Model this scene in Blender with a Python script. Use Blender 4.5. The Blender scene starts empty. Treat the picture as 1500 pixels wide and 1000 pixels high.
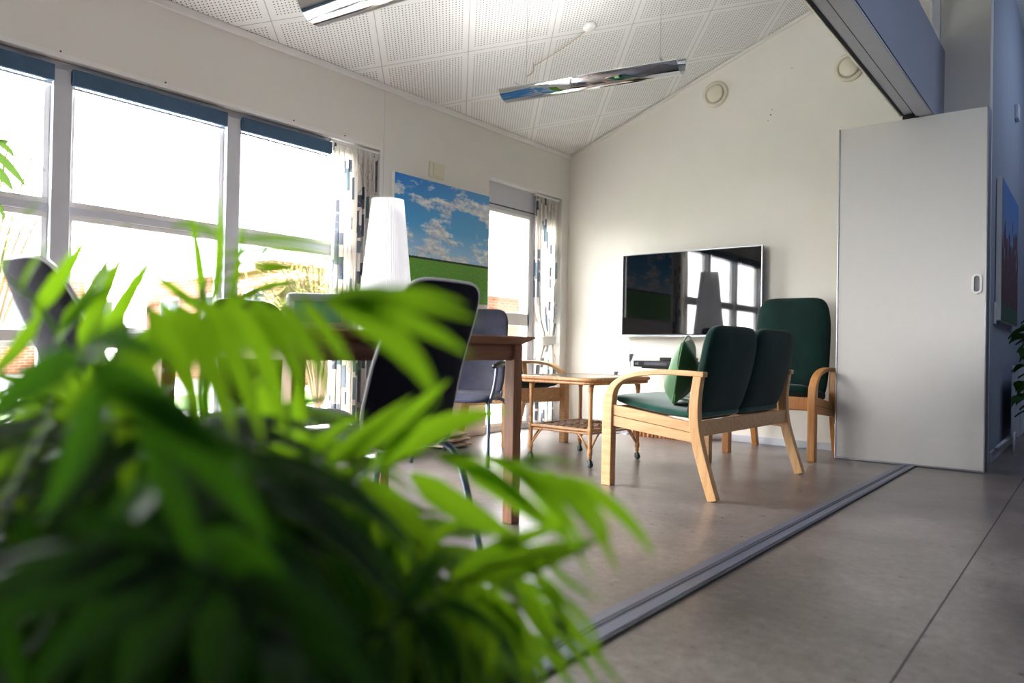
import bpy, bmesh, math, random
from mathutils import Vector, Matrix
PI = math.pi
SC = bpy.context.scene
COL = SC.collection
V = Vector

# ------------------------------------------------------------------ materials
def lin(c):
    return tuple(((x / 255) / 12.92 if x / 255 <= .04045 else ((x / 255 + .055) / 1.055) ** 2.4) for x in c) + (1.0,)

class NT:
    """small helper for node materials"""
    def __init__(s, name):
        s.m = bpy.data.materials.new(name); s.m.use_nodes = True
        s.t = s.m.node_tree; s.b = s.t.nodes['Principled BSDF']; s.out = s.t.nodes['Material Output']
    def n(s, typ, **kw):
        nd = s.t.nodes.new(typ)
        for k, v in kw.items():
            if k in nd.inputs.keys(): nd.inputs[k].default_value = v
            else: setattr(nd, k, v)
        return nd
    def put(s, inp, v):
        if isinstance(v, bpy.types.NodeSocket): s.t.links.new(v, inp)
        else: inp.default_value = v
    def math(s, op, a, b=0.0, c=0.0):
        nd = s.t.nodes.new('ShaderNodeMath'); nd.operation = op
        s.put(nd.inputs[0], a); s.put(nd.inputs[1], b)
        if op in ('SMOOTH_MIN', 'MULTIPLY_ADD', 'COMPARE'): s.put(nd.inputs[2], c)
        return nd.outputs[0]
    def mix(s, f, a, b):
        nd = s.t.nodes.new('ShaderNodeMix'); nd.data_type = 'RGBA'
        s.put(nd.inputs[0], f); s.put(nd.inputs[6], a); s.put(nd.inputs[7], b)
        return nd.outputs[2]
    def coord(s, which='Object', scale=None):
        tc = s.t.nodes.new('ShaderNodeTexCoord'); o = tc.outputs[which]
        if scale is not None:
            mp = s.t.nodes.new('ShaderNodeMapping'); s.t.links.new(o, mp.inputs[0])
            mp.inputs['Scale'].default_value = scale; o = mp.outputs[0]
        return o
    def noise(s, co, scale, detail=3, rough=.5):
        nd = s.t.nodes.new('ShaderNodeTexNoise'); s.t.links.new(co, nd.inputs['Vector'])
        nd.inputs['Scale'].default_value = scale; nd.inputs['Detail'].default_value = detail
        nd.inputs['Roughness'].default_value = rough
        return nd.outputs['Fac']
    def ramp(s, f, stops):
        nd = s.t.nodes.new('ShaderNodeValToRGB'); s.put(nd.inputs[0], f)
        e = nd.color_ramp.elements
        e[0].position, e[0].color = stops[0]; e[1].position, e[1].color = stops[-1]
        for p, c in stops[1:-1]:
            x = e.new(p); x.color = c
        return nd.outputs[0]
    def sep(s, co):
        nd = s.t.nodes.new('ShaderNodeSeparateXYZ'); s.t.links.new(co, nd.inputs[0]); return nd.outputs
    def bump(s, h, strength, dist=.002):
        nd = s.t.nodes.new('ShaderNodeBump'); s.put(nd.inputs['Height'], h)
        nd.inputs['Strength'].default_value = strength; nd.inputs['Distance'].default_value = dist
        s.t.links.new(nd.outputs[0], s.b.inputs['Normal'])
    def base(s, c): s.put(s.b.inputs['Base Color'], c)
    def set(s, **kw):
        for k, v in kw.items(): s.b.inputs[k.replace('_', ' ')].default_value = v
        return s

def plain(name, rgb, rough=.5, metal=0.0, var=.06, nscale=20, bump=0.0, bscale=200, spec=.5):
    t = NT(name); c = lin(rgb); co = t.coord()
    f = t.noise(co, nscale)
    lo = tuple(x * (1 - var) for x in c[:3]) + (1,); hi = tuple(min(1, x * (1 + var)) for x in c[:3]) + (1,)
    t.base(t.ramp(f, [(.3, lo), (.7, hi)]))
    t.set(Roughness=rough, Metallic=metal); t.b.inputs['Specular IOR Level'].default_value = spec
    if bump: t.bump(t.noise(co, bscale, 2), bump)
    return t.m

def wood(name, a, b, scale=(3, 3, 3), stretch=14, rough=.42, axis=0):
    t = NT(name); s = [stretch * 1.0] * 3; s[axis] = 1.2
    co = t.coord('Object', tuple(s))
    f = t.noise(co, 4, 5, .6)
    fine = t.noise(co, 22, 3, .7)
    f2 = t.math('ADD', t.math('MULTIPLY', f, .75), t.math('MULTIPLY', fine, .25))
    t.base(t.ramp(f2, [(.35, lin(a)), (.65, lin(b))]))
    t.set(Roughness=rough); t.bump(fine, .08)
    return t.m

def fabric(name, rgb, rough=.9, sheen=.4, dark=.75, bs=900):
    t = NT(name); co = t.coord(); c = lin(rgb)
    f = t.noise(co, 9, 4, .6)
    lo = tuple(x * dark for x in c[:3]) + (1,); hi = tuple(min(1, x * 1.2) for x in c[:3]) + (1,)
    t.base(t.ramp(f, [(.35, lo), (.65, hi)]))
    t.set(Roughness=rough); t.b.inputs['Sheen Weight'].default_value = sheen
    t.b.inputs['Specular IOR Level'].default_value = .25
    t.bump(t.noise(co, bs, 2), .35, .001)
    return t.m

M = {}
M['wall'] = plain('white_paint', (230, 228, 222), .75, var=.012, nscale=3, bump=.12, bscale=260)
M['wallpaper'] = plain('woven_wallpaper', (234, 230, 219), .7, var=.015, nscale=4, bump=.55, bscale=95)
M['tintwall'] = plain('cool_light_tinted_paint', (158, 163, 176), .75, var=.02, nscale=3, bump=.1, bscale=200)  # blue of the cool hall light mixed into the wall colour
M['hallwall'] = plain('hall_paint', (96, 99, 110), .8, var=.03, nscale=3)
M['white'] = plain('white_lacquer', (235, 234, 231), .35, var=.01)
M['frame'] = plain('window_frame_paint', (205, 208, 216), .4, var=.015)
M['cream'] = plain('cream_plastic', (222, 217, 196), .45, var=.02)
M['chrome'] = plain('polished_reflector', (225, 228, 230), .06, 1.0, var=.02)
M['steel'] = plain('satin_steel', (170, 172, 176), .3, 1.0, var=.05)
M['alu'] = plain('anodised_aluminium', (168, 170, 178), .35, .85, var=.04, nscale=60)
M['dark'] = plain('dark_groove', (25, 26, 30), .6)
M['black'] = plain('black_plastic', (16, 16, 18), .3, var=.1)
M['screen'] = plain('black_glass_screen', (5, 5, 8), .03, var=.0, spec=.8)
M['tube'] = plain('blue_grey_tube', (105, 116, 138), .3, .7, var=.05)
M['navy'] = fabric('dark_navy_fabric', (24, 23, 36), .95, .0)
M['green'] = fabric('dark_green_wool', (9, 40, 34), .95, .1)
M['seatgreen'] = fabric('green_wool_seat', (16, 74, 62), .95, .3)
M['beech'] = wood('beech_wood', (196, 148, 98), (220, 178, 128), axis=0)
M['beechv'] = wood('beech_wood_upright', (196, 146, 94), (218, 174, 122), axis=2)
M['oak'] = wood('honey_beech', (176, 116, 58), (206, 146, 84), axis=2)
M['table'] = wood('brown_table_wood', (132, 86, 58), (164, 112, 78), axis=1)
M['tablev'] = wood('brown_table_wood_upright', (132, 86, 58), (166, 114, 80), axis=2)
M['rattan'] = wood('rattan_cane', (170, 118, 74), (216, 168, 118), axis=2, stretch=30)
M['blind'] = plain('blue_blind_cloth', (62, 92, 122), .7, var=.06)
M['pot'] = plain('black_pot_glaze', (14, 14, 18), .35)
M['clay'] = plain('dark_grey_pot', (52, 50, 50), .6)
M['soil'] = plain('potting_soil', (36, 26, 18), .95, var=.3, nscale=80, bump=.8)
M['bark'] = plain('brown_stem', (92, 74, 48), .8, var=.2, nscale=60, bump=.5)
M['stone'] = plain('pale_stone', (196, 180, 160), .8, var=.08)
M['brass'] = plain('old_cord', (176, 160, 130), .6)
M['paving'] = plain('pale_paving', (186, 186, 180), .9, var=.1, nscale=2)

def m_floor():
    t = NT('marbled_linoleum'); co = t.coord()
    a = t.noise(co, 2.2, 6, .65); b = t.noise(co, 26, 6, .75); c = t.noise(co, 140, 3, .6)
    f = t.math('ADD', t.math('MULTIPLY', a, .35), t.math('ADD', t.math('MULTIPLY', b, .45), t.math('MULTIPLY', c, .2)))
    t.base(t.ramp(f, [(.40, lin((78, 72, 68))), (.5, lin((108, 99, 94))), (.60, lin((136, 127, 121)))]))
    t.put(t.b.inputs['Roughness'], t.math('ADD', t.math('MULTIPLY', b, .16), .22)); t.b.inputs['Specular IOR Level'].default_value = .85
    t.bump(c, .06, .001)
    return t.m
M['floor'] = m_floor()

def m_ceiling():
    t = NT('perforated_ceiling_panels'); co = t.coord('UV')
    x, y, _ = t.sep(co)
    fx, fy = t.math('FRACT', x), t.math('FRACT', y)
    def edge(f): return t.math('MINIMUM', f, t.math('SUBTRACT', 1.0, f))
    e = t.math('MINIMUM', edge(fx), edge(fy))
    joint = t.math('LESS_THAN', e, .0045)
    inner = t.math('GREATER_THAN', e, .062)
    N = 25.0
    def cell(f): return t.math('SUBTRACT', t.math('FRACT', t.math('MULTIPLY', t.math('SUBTRACT', f, .06), N / .88)), .5)
    cx, cy = cell(fx), cell(fy)
    d = t.math('SQRT', t.math('ADD', t.math('MULTIPLY', cx, cx), t.math('MULTIPLY', cy, cy)))
    hole = t.math('MULTIPLY', t.math('LESS_THAN', d, .19), inner)
    c1 = t.mix(hole, lin((232, 232, 229)), lin((84, 82, 80)))
    c2 = t.mix(t.math('MULTIPLY', joint, .55), c1, lin((110, 108, 104)))
    t.base(c2); t.set(Roughness=.7)
    t.bump(t.math('SUBTRACT', 1.0, t.math('MAXIMUM', hole, joint)), .4, .003)
    return t.m
M['ceiling'] = m_ceiling()

def m_curtain():
    t = NT('patterned_curtain_cloth'); co = t.coord('UV')
    x, y, _ = t.sep(co)      # metres along cloth, metres up
    def layer(cw, ch, off, thr, wfrac):
        cx = t.math('FLOOR', t.math('ADD', t.math('DIVIDE', x, cw), off))
        wn = t.n('ShaderNodeTexWhiteNoise'); wn.noise_dimensions = '1D'; t.put(wn.inputs['W'], t.math('ADD', cx, off * 7.3))
        ys = t.math('ADD', t.math('DIVIDE', y, ch), t.math('MULTIPLY', wn.outputs[0], 5.0))
        cy = t.math('FLOOR', ys)
        wn2 = t.n('ShaderNodeTexWhiteNoise'); wn2.noise_dimensions = '2D'
        cb = t.n('ShaderNodeCombineXYZ'); t.put(cb.inputs[0], cx); t.put(cb.inputs[1], cy)
        t.t.links.new(cb.outputs[0], wn2.inputs['Vector'])
        on = t.math('GREATER_THAN', wn2.outputs[0], thr)
        fx = t.math('FRACT', t.math('ADD', t.math('DIVIDE', x, cw), off))
        on = t.math('MULTIPLY', on, t.math('LESS_THAN', fx, wfrac))
        fy = t.math('FRACT', ys)
        on = t.math('MULTIPLY', on, t.math('LESS_THAN', fy, .8))
        return on, wn2.outputs[1]
    base = lin((226, 220, 212))
    a, ca = layer(.085, .20, .3, .60, .55)
    b, cb_ = layer(.06, .11, .77, .74, .6)
    g1 = t.ramp(ca, [(.2, lin((84, 94, 108))), (.5, lin((104, 134, 138))), (.8, lin((122, 132, 146)))])
    g2 = t.ramp(cb_, [(.2, lin((74, 80, 92))), (.6, lin((108, 114, 126)))])
    c = t.mix(a, base, g1); c = t.mix(b, c, g2)
    # thin scribbled lines
    w = t.n('ShaderNodeTexWave'); w.inputs['Scale'].default_value = 6; w.inputs['Distortion'].default_value = 9
    t.t.links.new(co, w.inputs['Vector'])
    ln = t.math('MULTIPLY', t.math('GREATER_THAN', w.outputs['Fac'], .985), .6)
    c = t.mix(ln, c, lin((150, 150, 158)))
    t.base(c); t.set(Roughness=.9)
    tr = t.n('ShaderNodeBsdfTranslucent'); t.put(tr.inputs['Color'], c)
    mx = t.n('ShaderNodeMixShader'); mx.inputs[0].default_value = .28
    t.t.links.new(t.b.outputs[0], mx.inputs[1]); t.t.links.new(tr.outputs[0], mx.inputs[2])
    t.t.links.new(mx.outputs[0], t.out.inputs[0])
    return t.m
M['curtain'] = m_curtain()

def m_shade():
    t = NT('pleated_lampshade'); t.base(lin((246, 246, 248))); t.set(Roughness=.8)
    tr = t.n('ShaderNodeBsdfTranslucent'); tr.inputs['Color'].default_value = (.95, .95, .96, 1)
    mx = t.n('ShaderNodeMixShader'); mx.inputs[0].default_value = .55
    t.t.links.new(t.b.outputs[0], mx.inputs[1]); t.t.links.new(tr.outputs[0], mx.inputs[2])
    t.t.links.new(mx.outputs[0], t.out.inputs[0]); return t.m
M['shade'] = m_shade()

def m_landscape():
    t = NT('landscape_print'); co = t.coord('UV')     # u 0..1 , v 0..1
    x, y, _ = t.sep(co)
    sky = t.ramp(y, [(.36, lin((190, 226, 250))), (.6, lin((84, 180, 240))), (1.0, lin((24, 130, 220)))])
    sky = t.mix(t.math('MULTIPLY', x, .45), sky, lin((120, 186, 226)))
    mp = t.coord('UV', (2.2, 3.6, 1)); cl = t.noise(mp, 1.5, 8, .6)
    band = t.ramp(y, [(.40, (1, 1, 1, 1)), (.62, (.62, .62, .62, 1)), (.74, (.35, .35, .35, 1)), (.84, (.95, .95, .95, 1)), (1.0, (.1, .1, .1, 1))])
    k = t.math('MULTIPLY', t.math('SUBTRACT', t.math('ADD', cl, t.math('MULTIPLY', band, .12)), .575), 14)
    k = t.math('MINIMUM', t.math('MAXIMUM', k, 0.0), .95)
    cc = t.ramp(t.noise(t.coord('UV', (5, 9, 1)), 2.4, 6, .6), [(.35, lin((170, 190, 215))), (.6, lin((255, 255, 255)))])
    sky = t.mix(k, sky, cc)
    gr = t.ramp(t.noise(t.coord('UV', (40, 16, 1)), 3, 5, .7), [(.3, lin((24, 100, 18))), (.7, lin((130, 200, 60)))])
    gr = t.mix(t.ramp(y, [(.1, (0, 0, 0, 1)), (.33, (.5, .5, .5, 1))]), gr, lin((108, 168, 60)))
    hz = t.math('ADD', .335, t.math('MULTIPLY', t.noise(t.coord('UV', (30, 0, 0)), 2, 4, .7), .035))
    tree = t.mix(t.math('LESS_THAN', y, hz), sky, lin((28, 48, 30)))
    c = t.mix(t.math('LESS_THAN', y, .335), tree, gr)
    t.base(c); t.set(Roughness=.45); return t.m
M['landscape'] = m_landscape()

def m_cows():
    t = NT('cow_print'); co = t.coord('UV'); x, y, _ = t.sep(co)
    c = t.ramp(y, [(.12, lin((44, 80, 34))), (.2, lin((90, 110, 80))), (.5, lin((120, 150, 190))), (1.0, lin((70, 120, 190)))])
    n = t.noise(t.coord('UV', (5, 2.2, 1)), 1.6, 3, .5)
    body = t.math('MULTIPLY', t.math('GREATER_THAN', n, t.math('ADD', .34, t.math('MULTIPLY', t.math('MAXIMUM', t.math('SUBTRACT', y, .45), 0), .9))), t.math('GREATER_THAN', y, .12))
    hide = t.ramp(t.noise(t.coord('UV', (8, 8, 1)), 2, 3), [(.35, lin((30, 12, 14))), (.7, lin((128, 48, 36)))])
    t.base(t.mix(body, c, hide)); t.set(Roughness=.4); return t.m
M['cows'] = m_cows()

def m_brick():
    t = NT('brick_wall'); tc = t.coord('UV')
    b = t.n('ShaderNodeTexBrick'); t.t.links.new(tc, b.inputs['Vector'])
    b.inputs['Scale'].default_value = 1.0; b.inputs['Brick Width'].default_value = .24; b.inputs['Row Height'].default_value = .075
    b.inputs['Mortar Size'].default_value = .008
    b.inputs['Color1'].default_value = lin((176, 98, 74)); b.inputs['Color2'].default_value = lin((198, 122, 92)); b.inputs['Mortar'].default_value = lin((206, 190, 176))
    t.base(b.outputs['Color']); t.set(Roughness=.9); return t.m
M['brick'] = m_brick()

def m_roof():
    t = NT('seamed_metal_roof'); x, y, _ = t.sep(t.coord('UV'))
    s = t.math('LESS_THAN', t.math('FRACT', t.math('DIVIDE', x, .6)), .1)
    t.base(t.mix(s, lin((150, 160, 176)), lin((104, 114, 130)))); t.set(Roughness=.6); return t.m
M['roof'] = m_roof()

def m_glass(name='window_glass', tint=(1, 1, 1, 1), refl=.06):
    t = NT(name)
    tr = t.n('ShaderNodeBsdfTransparent'); tr.inputs[0].default_value = tint
    gl = t.n('ShaderNodeBsdfGlossy'); gl.inputs['Roughness'].default_value = .02
    lw = t.n('ShaderNodeLayerWeight'); lw.inputs[0].default_value = .25
    f = t.math('MULTIPLY', lw.outputs['Fresnel'], .5)
    mx = t.n('ShaderNodeMixShader'); t.put(mx.inputs[0], f)
    t.t.links.new(tr.outputs[0], mx.inputs[1]); t.t.links.new(gl.outputs[0], mx.inputs[2])
    t.t.links.new(mx.outputs[0], t.out.inputs[0]); return t.m
M['glass'] = m_glass()

def m_leaf(name, a, b, tcol, tmix=.45, rough=.38):
    t = NT(name); co = t.coord('UV'); x, y, _ = t.sep(co)
    ob = t.n('ShaderNodeObjectInfo')
    f = t.math('ADD', t.math('MULTIPLY', t.noise(t.coord(), 12, 3), .6), t.math('MULTIPLY', ob.outputs['Random'], .45))
    c = t.ramp(f, [(.25, lin(a)), (.8, lin(b))])
    vein = t.math('LESS_THAN', t.math('FRACT', t.math('MULTIPLY', x, 9.0)), .16)
    c = t.mix(t.math('MULTIPLY', vein, .22), c, lin(tuple(int(v * .7) for v in a)))
    t.base(c); t.set(Roughness=rough + .1); t.b.inputs['Specular IOR Level'].default_value = .22
    tr = t.n('ShaderNodeBsdfTranslucent')
    tc = t.mix(f, lin(tcol), lin(tuple(min(255, int(v * 1.12)) for v in tcol)))
    t.put(tr.inputs['Color'], tc)
    mx = t.n('ShaderNodeMixShader'); mx.inputs[0].default_value = tmix
    t.t.links.new(t.b.outputs[0], mx.inputs[1]); t.t.links.new(tr.outputs[0], mx.inputs[2])
    t.t.links.new(mx.outputs[0], t.out.inputs[0]); return t.m
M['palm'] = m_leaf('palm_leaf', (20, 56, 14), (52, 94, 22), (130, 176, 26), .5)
M['palmdark'] = m_leaf('shaded_palm_leaf', (8, 28, 9), (22, 50, 14), (44, 84, 14), .3)  # same leaf in a darker copy, shade put into the colour
M['palmmid'] = m_leaf('half_shaded_palm_leaf', (12, 48, 14), (34, 78, 20), (74, 128, 22), .42)  # in-between copy of the leaf, some shade put into the colour
M['rail'] = plain('floor_rail_metal', (118, 122, 142), .4, .6, var=.05, nscale=60)
M['pothos'] = m_leaf('heart_leaf', (14, 40, 22), (30, 66, 28), (60, 100, 30), .25)
M['slimleaf'] = m_leaf('slim_leaf', (60, 84, 60), (84, 116, 70), (120, 160, 70), .35)
M['bush'] = m_leaf('pale_bush_leaf', (130, 138, 70), (170, 176, 100), (200, 200, 120), .4)
M['stalk'] = plain('green_stalk', (74, 120, 40), .5, var=.15)
M['grass'] = plain('lawn', (96, 128, 62), .9, var=.2, nscale=3)
M['pillow'] = fabric('green_satin', (48, 104, 50), .45, .5, .6)

def m_wicker(name, a, b, s=(60, 60, 60)):
    t = NT(name); co = t.coord('Object')
    w1 = t.n('ShaderNodeTexWave'); w1.bands_direction = 'X'; w1.inputs['Scale'].default_value = s[0]; t.t.links.new(co, w1.inputs['Vector'])
    w2 = t.n('ShaderNodeTexWave'); w2.bands_direction = 'Y'; w2.inputs['Scale'].default_value = s[1]; t.t.links.new(co, w2.inputs['Vector'])
    f = t.math('MULTIPLY', w1.outputs['Fac'], w2.outputs['Fac'])
    t.base(t.ramp(f, [(.1, lin(a)), (.6, lin(b))])); t.set(Roughness=.6); t.bump(f, .8, .004); return t.m
M['wicker'] = m_wicker('woven_cane', (120, 78, 50), (222, 188, 156), (18, 18, 18))
M['basket'] = m_wicker('basket_weave', (150, 88, 46), (226, 168, 112), (14, 14, 14))

# ------------------------------------------------------------------ geometry
def box(bm, x0, x1, y0, y1, z0, z1, mat=None):
    vs = [bm.verts.new((x, y, z)) for z in (z0, z1) for y in (y0, y1) for x in (x0, x1)]
    for f in ((0, 2, 3, 1), (4, 5, 7, 6), (0, 1, 5, 4), (2, 6, 7, 3), (0, 4, 6, 2), (1, 3, 7, 5)):
        bm.faces.new([vs[i] for i in f])
    if mat is not None:
        for v in vs: v.co = mat @ v.co
    return vs

def prism(bm, pts, axis, a0, a1):
    """2-D polygon extruded along axis (0 x,1 y,2 z); the points fill the other two axes in order"""
    def mk(p, a):
        l = [p[0], p[1]]; l.insert(axis, a); return bm.verts.new(l)
    A = [mk(p, a0) for p in pts]; B = [mk(p, a1) for p in pts]
    n = len(pts)
    bm.faces.new(A); bm.faces.new(B[::-1])
    for i in range(n): bm.faces.new([A[i], B[i], B[(i + 1) % n], A[(i + 1) % n]])

def ribbon(bm, pts, th, y0, y1):
    """solid strip following a side-view path (x,z) with thickness th[i], from y0 to y1"""
    L, R = [], []
    n = len(pts)
    for i, p in enumerate(pts):
        a = V(pts[max(0, i - 1)]); b = V(pts[min(n - 1, i + 1)]); d = (b - a).normalized(); q = V((-d.y, d.x))
        t = th[i] / 2 if isinstance(th, (list, tuple)) else th / 2
        L.append(V(p) + q * t); R.append(V(p) - q * t)
    prev = None
    for i in range(n):
        r = [bm.verts.new((L[i].x, y0, L[i].y)), bm.verts.new((L[i].x, y1, L[i].y)), bm.verts.new((R[i].x, y1, R[i].y)), bm.verts.new((R[i].x, y0, R[i].y))]
        if prev:
            for k in range(4): bm.faces.new([prev[k], prev[(k + 1) % 4], r[(k + 1) % 4], r[k]])
        else: bm.faces.new(r[::-1])
        prev = r
    bm.faces.new(prev)

def spline(P, n):
    P = [V(p) for p in P]; out = []
    Q = [P[0] * 2 - P[1]] + P + [P[-1] * 2 - P[-2]]
    m = len(P) - 1
    for i in range(n + 1):
        u = i / n * m; k = min(int(u), m - 1); t = u - k
        a, b, c, d = Q[k], Q[k + 1], Q[k + 2], Q[k + 3]
        out.append(.5 * ((2 * b) + (c - a) * t + (2 * a - 5 * b + 4 * c - d) * t * t + (3 * b - a - 3 * c + d) * t ** 3))
    return out

def tube(bm, P, r, seg=10, closed=False, cap=True):
    P = [V(p) for p in P]; n = len(P); rings = []
    up = V((0, 0, 1)); prevN = None
    for i in range(n):
        if closed: d = (P[(i + 1) % n] - P[i - 1]).normalized()
        else: d = (P[min(n - 1, i + 1)] - P[max(0, i - 1)]).normalized()
        if prevN is None:
            a = up if abs(d.z) < .95 else V((1, 0, 0))
            N = (a - d * a.dot(d)).normalized()
        else:
            N = (prevN - d * prevN.dot(d)).normalized()
        prevN = N; B = d.cross(N); rr = r[i] if isinstance(r, (list, tuple)) else r
        rings.append([bm.verts.new(P[i] + (N * math.cos(2 * PI * k / seg) + B * math.sin(2 * PI * k / seg)) * rr) for k in range(seg)])
    m = n if closed else n - 1
    for i in range(m):
        A, B = rings[i], rings[(i + 1) % n]
        for k in range(seg): bm.faces.new([A[k], A[(k + 1) % seg], B[(k + 1) % seg], B[k]])
    if cap and not closed:
        bm.faces.new(rings[0][::-1]); bm.faces.new(rings[-1])

def lathe(bm, prof, c=(0, 0, 0), seg=24, axis='Z', closed=False):
    rings = []
    for r, z in prof:
        ring = []
        for k in range(seg):
            a = 2 * PI * k / seg; x, y = max(r, 1e-4) * math.cos(a), max(r, 1e-4) * math.sin(a)
            p = (x, y, z) if axis == 'Z' else ((x, -z, y) if axis == 'Y' else (z, x, y))
            ring.append(bm.verts.new(V(p) + V(c)))
        rings.append(ring)
    for i in range(len(rings) - 1):
        for k in range(seg): bm.faces.new([rings[i][k], rings[i][(k + 1) % seg], rings[i + 1][(k + 1) % seg], rings[i + 1][k]])
    if closed:
        for k in range(seg): bm.faces.new([rings[-1][k], rings[-1][(k + 1) % seg], rings[0][(k + 1) % seg], rings[0][k]])
    else:
        bm.faces.new(rings[0][::-1]); bm.faces.new(rings[-1])

def pad(bm, w, h, t, a=6.0, b=3.0, warp=None, n=16):
    """soft slab: width w on y, height h on z (0..h), thickness t on x"""
    key = {}
    def vert(p):
        k = tuple(round(c, 5) for c in p)
        if k not in key:
            x, y, z = p
            # even out towards corners
            nr = ((abs(y) ** a + abs(z) ** a) ** (b / a) + abs(x) ** b) ** (1 / b)
            mx = max(abs(x), abs(y), abs(z))
            q = V((x, y, z)) / nr * mx if nr else V(p)
            q = V((q.x * t / 2, q.y * w / 2, (q.z + 1) * h / 2))
            if warp: q = warp(q)
            key[k] = bm.verts.new(q)
        return key[k]
    for ax in range(3):
        for s in (-1, 1):
            for i in range(n):
                for j in range(n):
                    c = []
                    for di, dj in ((0, 0), (1, 0), (1, 1), (0, 1)):
                        u, v = -1 + 2 * (i + di) / n, -1 + 2 * (j + dj) / n
                        l = [u, v]; l.insert(ax, s); c.append(vert(tuple(l)))
                    if s < 0: c = c[::-1]
                    try: bm.faces.new(c)
                    except ValueError: pass

def link(name, bm, mat, parent=None, smooth=False, bevel=0.0, loc=None, rot=None, seg=2):
    bmesh.ops.recalc_face_normals(bm, faces=bm.faces)
    me = bpy.data.meshes.new(name); bm.to_mesh(me); bm.free()
    o = bpy.data.objects.new(name, me); COL.objects.link(o)
    if mat: me.materials.append(mat)
    if smooth:
        for p in me.polygons: p.use_smooth = True
    if bevel:
        md = o.modifiers.new('bevel', 'BEVEL'); md.width = bevel; md.segments = seg; md.limit_method = 'ANGLE'; md.angle_limit = .7
        for p in me.polygons: p.use_smooth = True
        try:
            w = o.modifiers.new('wn', 'WEIGHTED_NORMAL'); w.keep_sharp = True
        except Exception: pass
    if parent: o.parent = parent
    if loc: o.location = loc
    if rot: o.rotation_euler = rot
    return o

def NB(): return bmesh.new()
def tag(o, label, cat, group=None, kind=None):
    o['label'] = label; o['category'] = cat
    if group: o['group'] = group
    if kind: o['kind'] = kind
    return o
def empty(name, loc=(0, 0, 0), rz=0.0, rot=None):
    o = bpy.data.objects.new(name, None); COL.objects.link(o); o.location = loc
    o.rotation_euler = rot if rot else (0, 0, rz); o.empty_display_size = .1
    return o
def thing(name, label, cat, loc=(0, 0, 0), rz=0.0, group=None, rot=None):
    return tag(empty(name, loc, rz, rot), label, cat, group)
def struct(o): o['kind'] = 'structure'; return o
def kids(o): return [c for c in bpy.data.objects if c.parent == o]
def copy_tree(o, parent=None):
    c = o.copy(); COL.objects.link(c); c.parent = parent
    for ch in kids(o): copy_tree(ch, c)
    return c
def qbox(name, mat, parent, x0, x1, y0, y1, z0, z1, bevel=0.0, **k):
    b = NB(); box(b, x0, x1, y0, y1, z0, z1); return link(name, b, mat, parent, bevel=bevel, **k)
def uvmap(o, fn):
    me = o.data; uv = me.uv_layers.new(name='UVMap')
    for l in me.loops: uv.data[l.index].uv = fn(me.vertices[l.vertex_index].co)

# ================================================================== the setting
XW, YB = -4.17, 6.05          # window wall, back wall
SL = .358
def zc(x): return 2.69 + SL * (x - XW)

b = NB(); box(b, XW - .3, 1.8, -1.8, 9.3, -.06, 0.0)
struct(link('floor', b, M['floor']))
for n_, (x0, x1, y0, y1) in enumerate([(-.372, -.368, -1.8, 9.0), (-.371, -.369, 9.0, 9.1)]):
    struct(qbox('trim_%d' % (n_ + 1), M['dark'], None, x0, x1, y0, y1, -.001, .0006))

# ceiling: sloped, panels laid on the diagonal
b = NB()
xs = [XW - .12, 1.8]
vs = [b.verts.new((x, y, zc(x) + dz)) for dz in (0, .05) for y in (-1.8, 9.3) for x in xs]
for f in ((0, 2, 3, 1), (4, 5, 7, 6), (0, 1, 5, 4), (2, 6, 7, 3), (0, 4, 6, 2), (1, 3, 7, 5)): b.faces.new([vs[i] for i in f])
ceil = struct(link('ceiling', b, M['ceiling']))
KU = math.hypot(1, SL); TP = .632
def cuv(c):
    u, y = c.x * KU + 3.37, c.y - 4.34
    return ((u * .7071 + y * .7071) / TP, (-u * .7071 + y * .7071) / TP)
uvmap(ceil, cuv)

# window wall with its two openings
b = NB()
W0, W1, WT = -1.45, 3.58, 2.2
D0, D1, DT = 4.82, 5.93, 2.25
T = .16
box(b, XW - T, XW, -1.8, W0, 0, 2.66)
box(b, XW - T, XW, W0, W1, WT, 2.70)
box(b, XW - T, XW, W0, W1, 0, .10)
box(b, XW - T, XW, W1, D0, 0, 2.70)
box(b, XW - T, XW, D0, D1, DT, 2.70)
box(b, XW - T, XW, D1, YB, 0, 2.70)
struct(link('wall_left', b, M['wall']))
# panel joint, upper moulding and white edging
struct(qbox('trim_3', M['frame'], None, XW - .001, XW + .0012, 3.613, 3.617, 0.06, 2.64))
struct(qbox('trim_4', M['white'], None, XW, XW + .022, -1.8, YB, 2.648, 2.694, bevel=.006))
struct(qbox('trim_5', M['white'], None, XW, XW + .006, W0 - .02, W1 + .01, WT - .002, WT + .022))
struct(qbox('baseboard_left', M['white'], None, XW, XW + .014, W1 + .02, D0 - .01, 0, .07, bevel=.003))

# back wall (gable)
XE = -.62
b = NB()
prism(b, [(XW - T, 0), (XE, 0), (XE, zc(XE) + .02), (XW - T, zc(XW - T) + .02)], 1, YB, YB + .16)
struct(link('wall_back', b, M['wallpaper']))
b = NB(); prism(b, [(XW + .02, zc(XW) - .028), (XE, zc(XE) - .028), (XE, zc(XE) - .002), (XW + .02, zc(XW) - .002)], 1, YB - .018, YB)
struct(link('trim_6', b, M['wallpaper']))
struct(qbox('baseboard_back', M['frame'], None, XW, XE, YB - .013, YB, 0, .06, bevel=.003))
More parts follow.
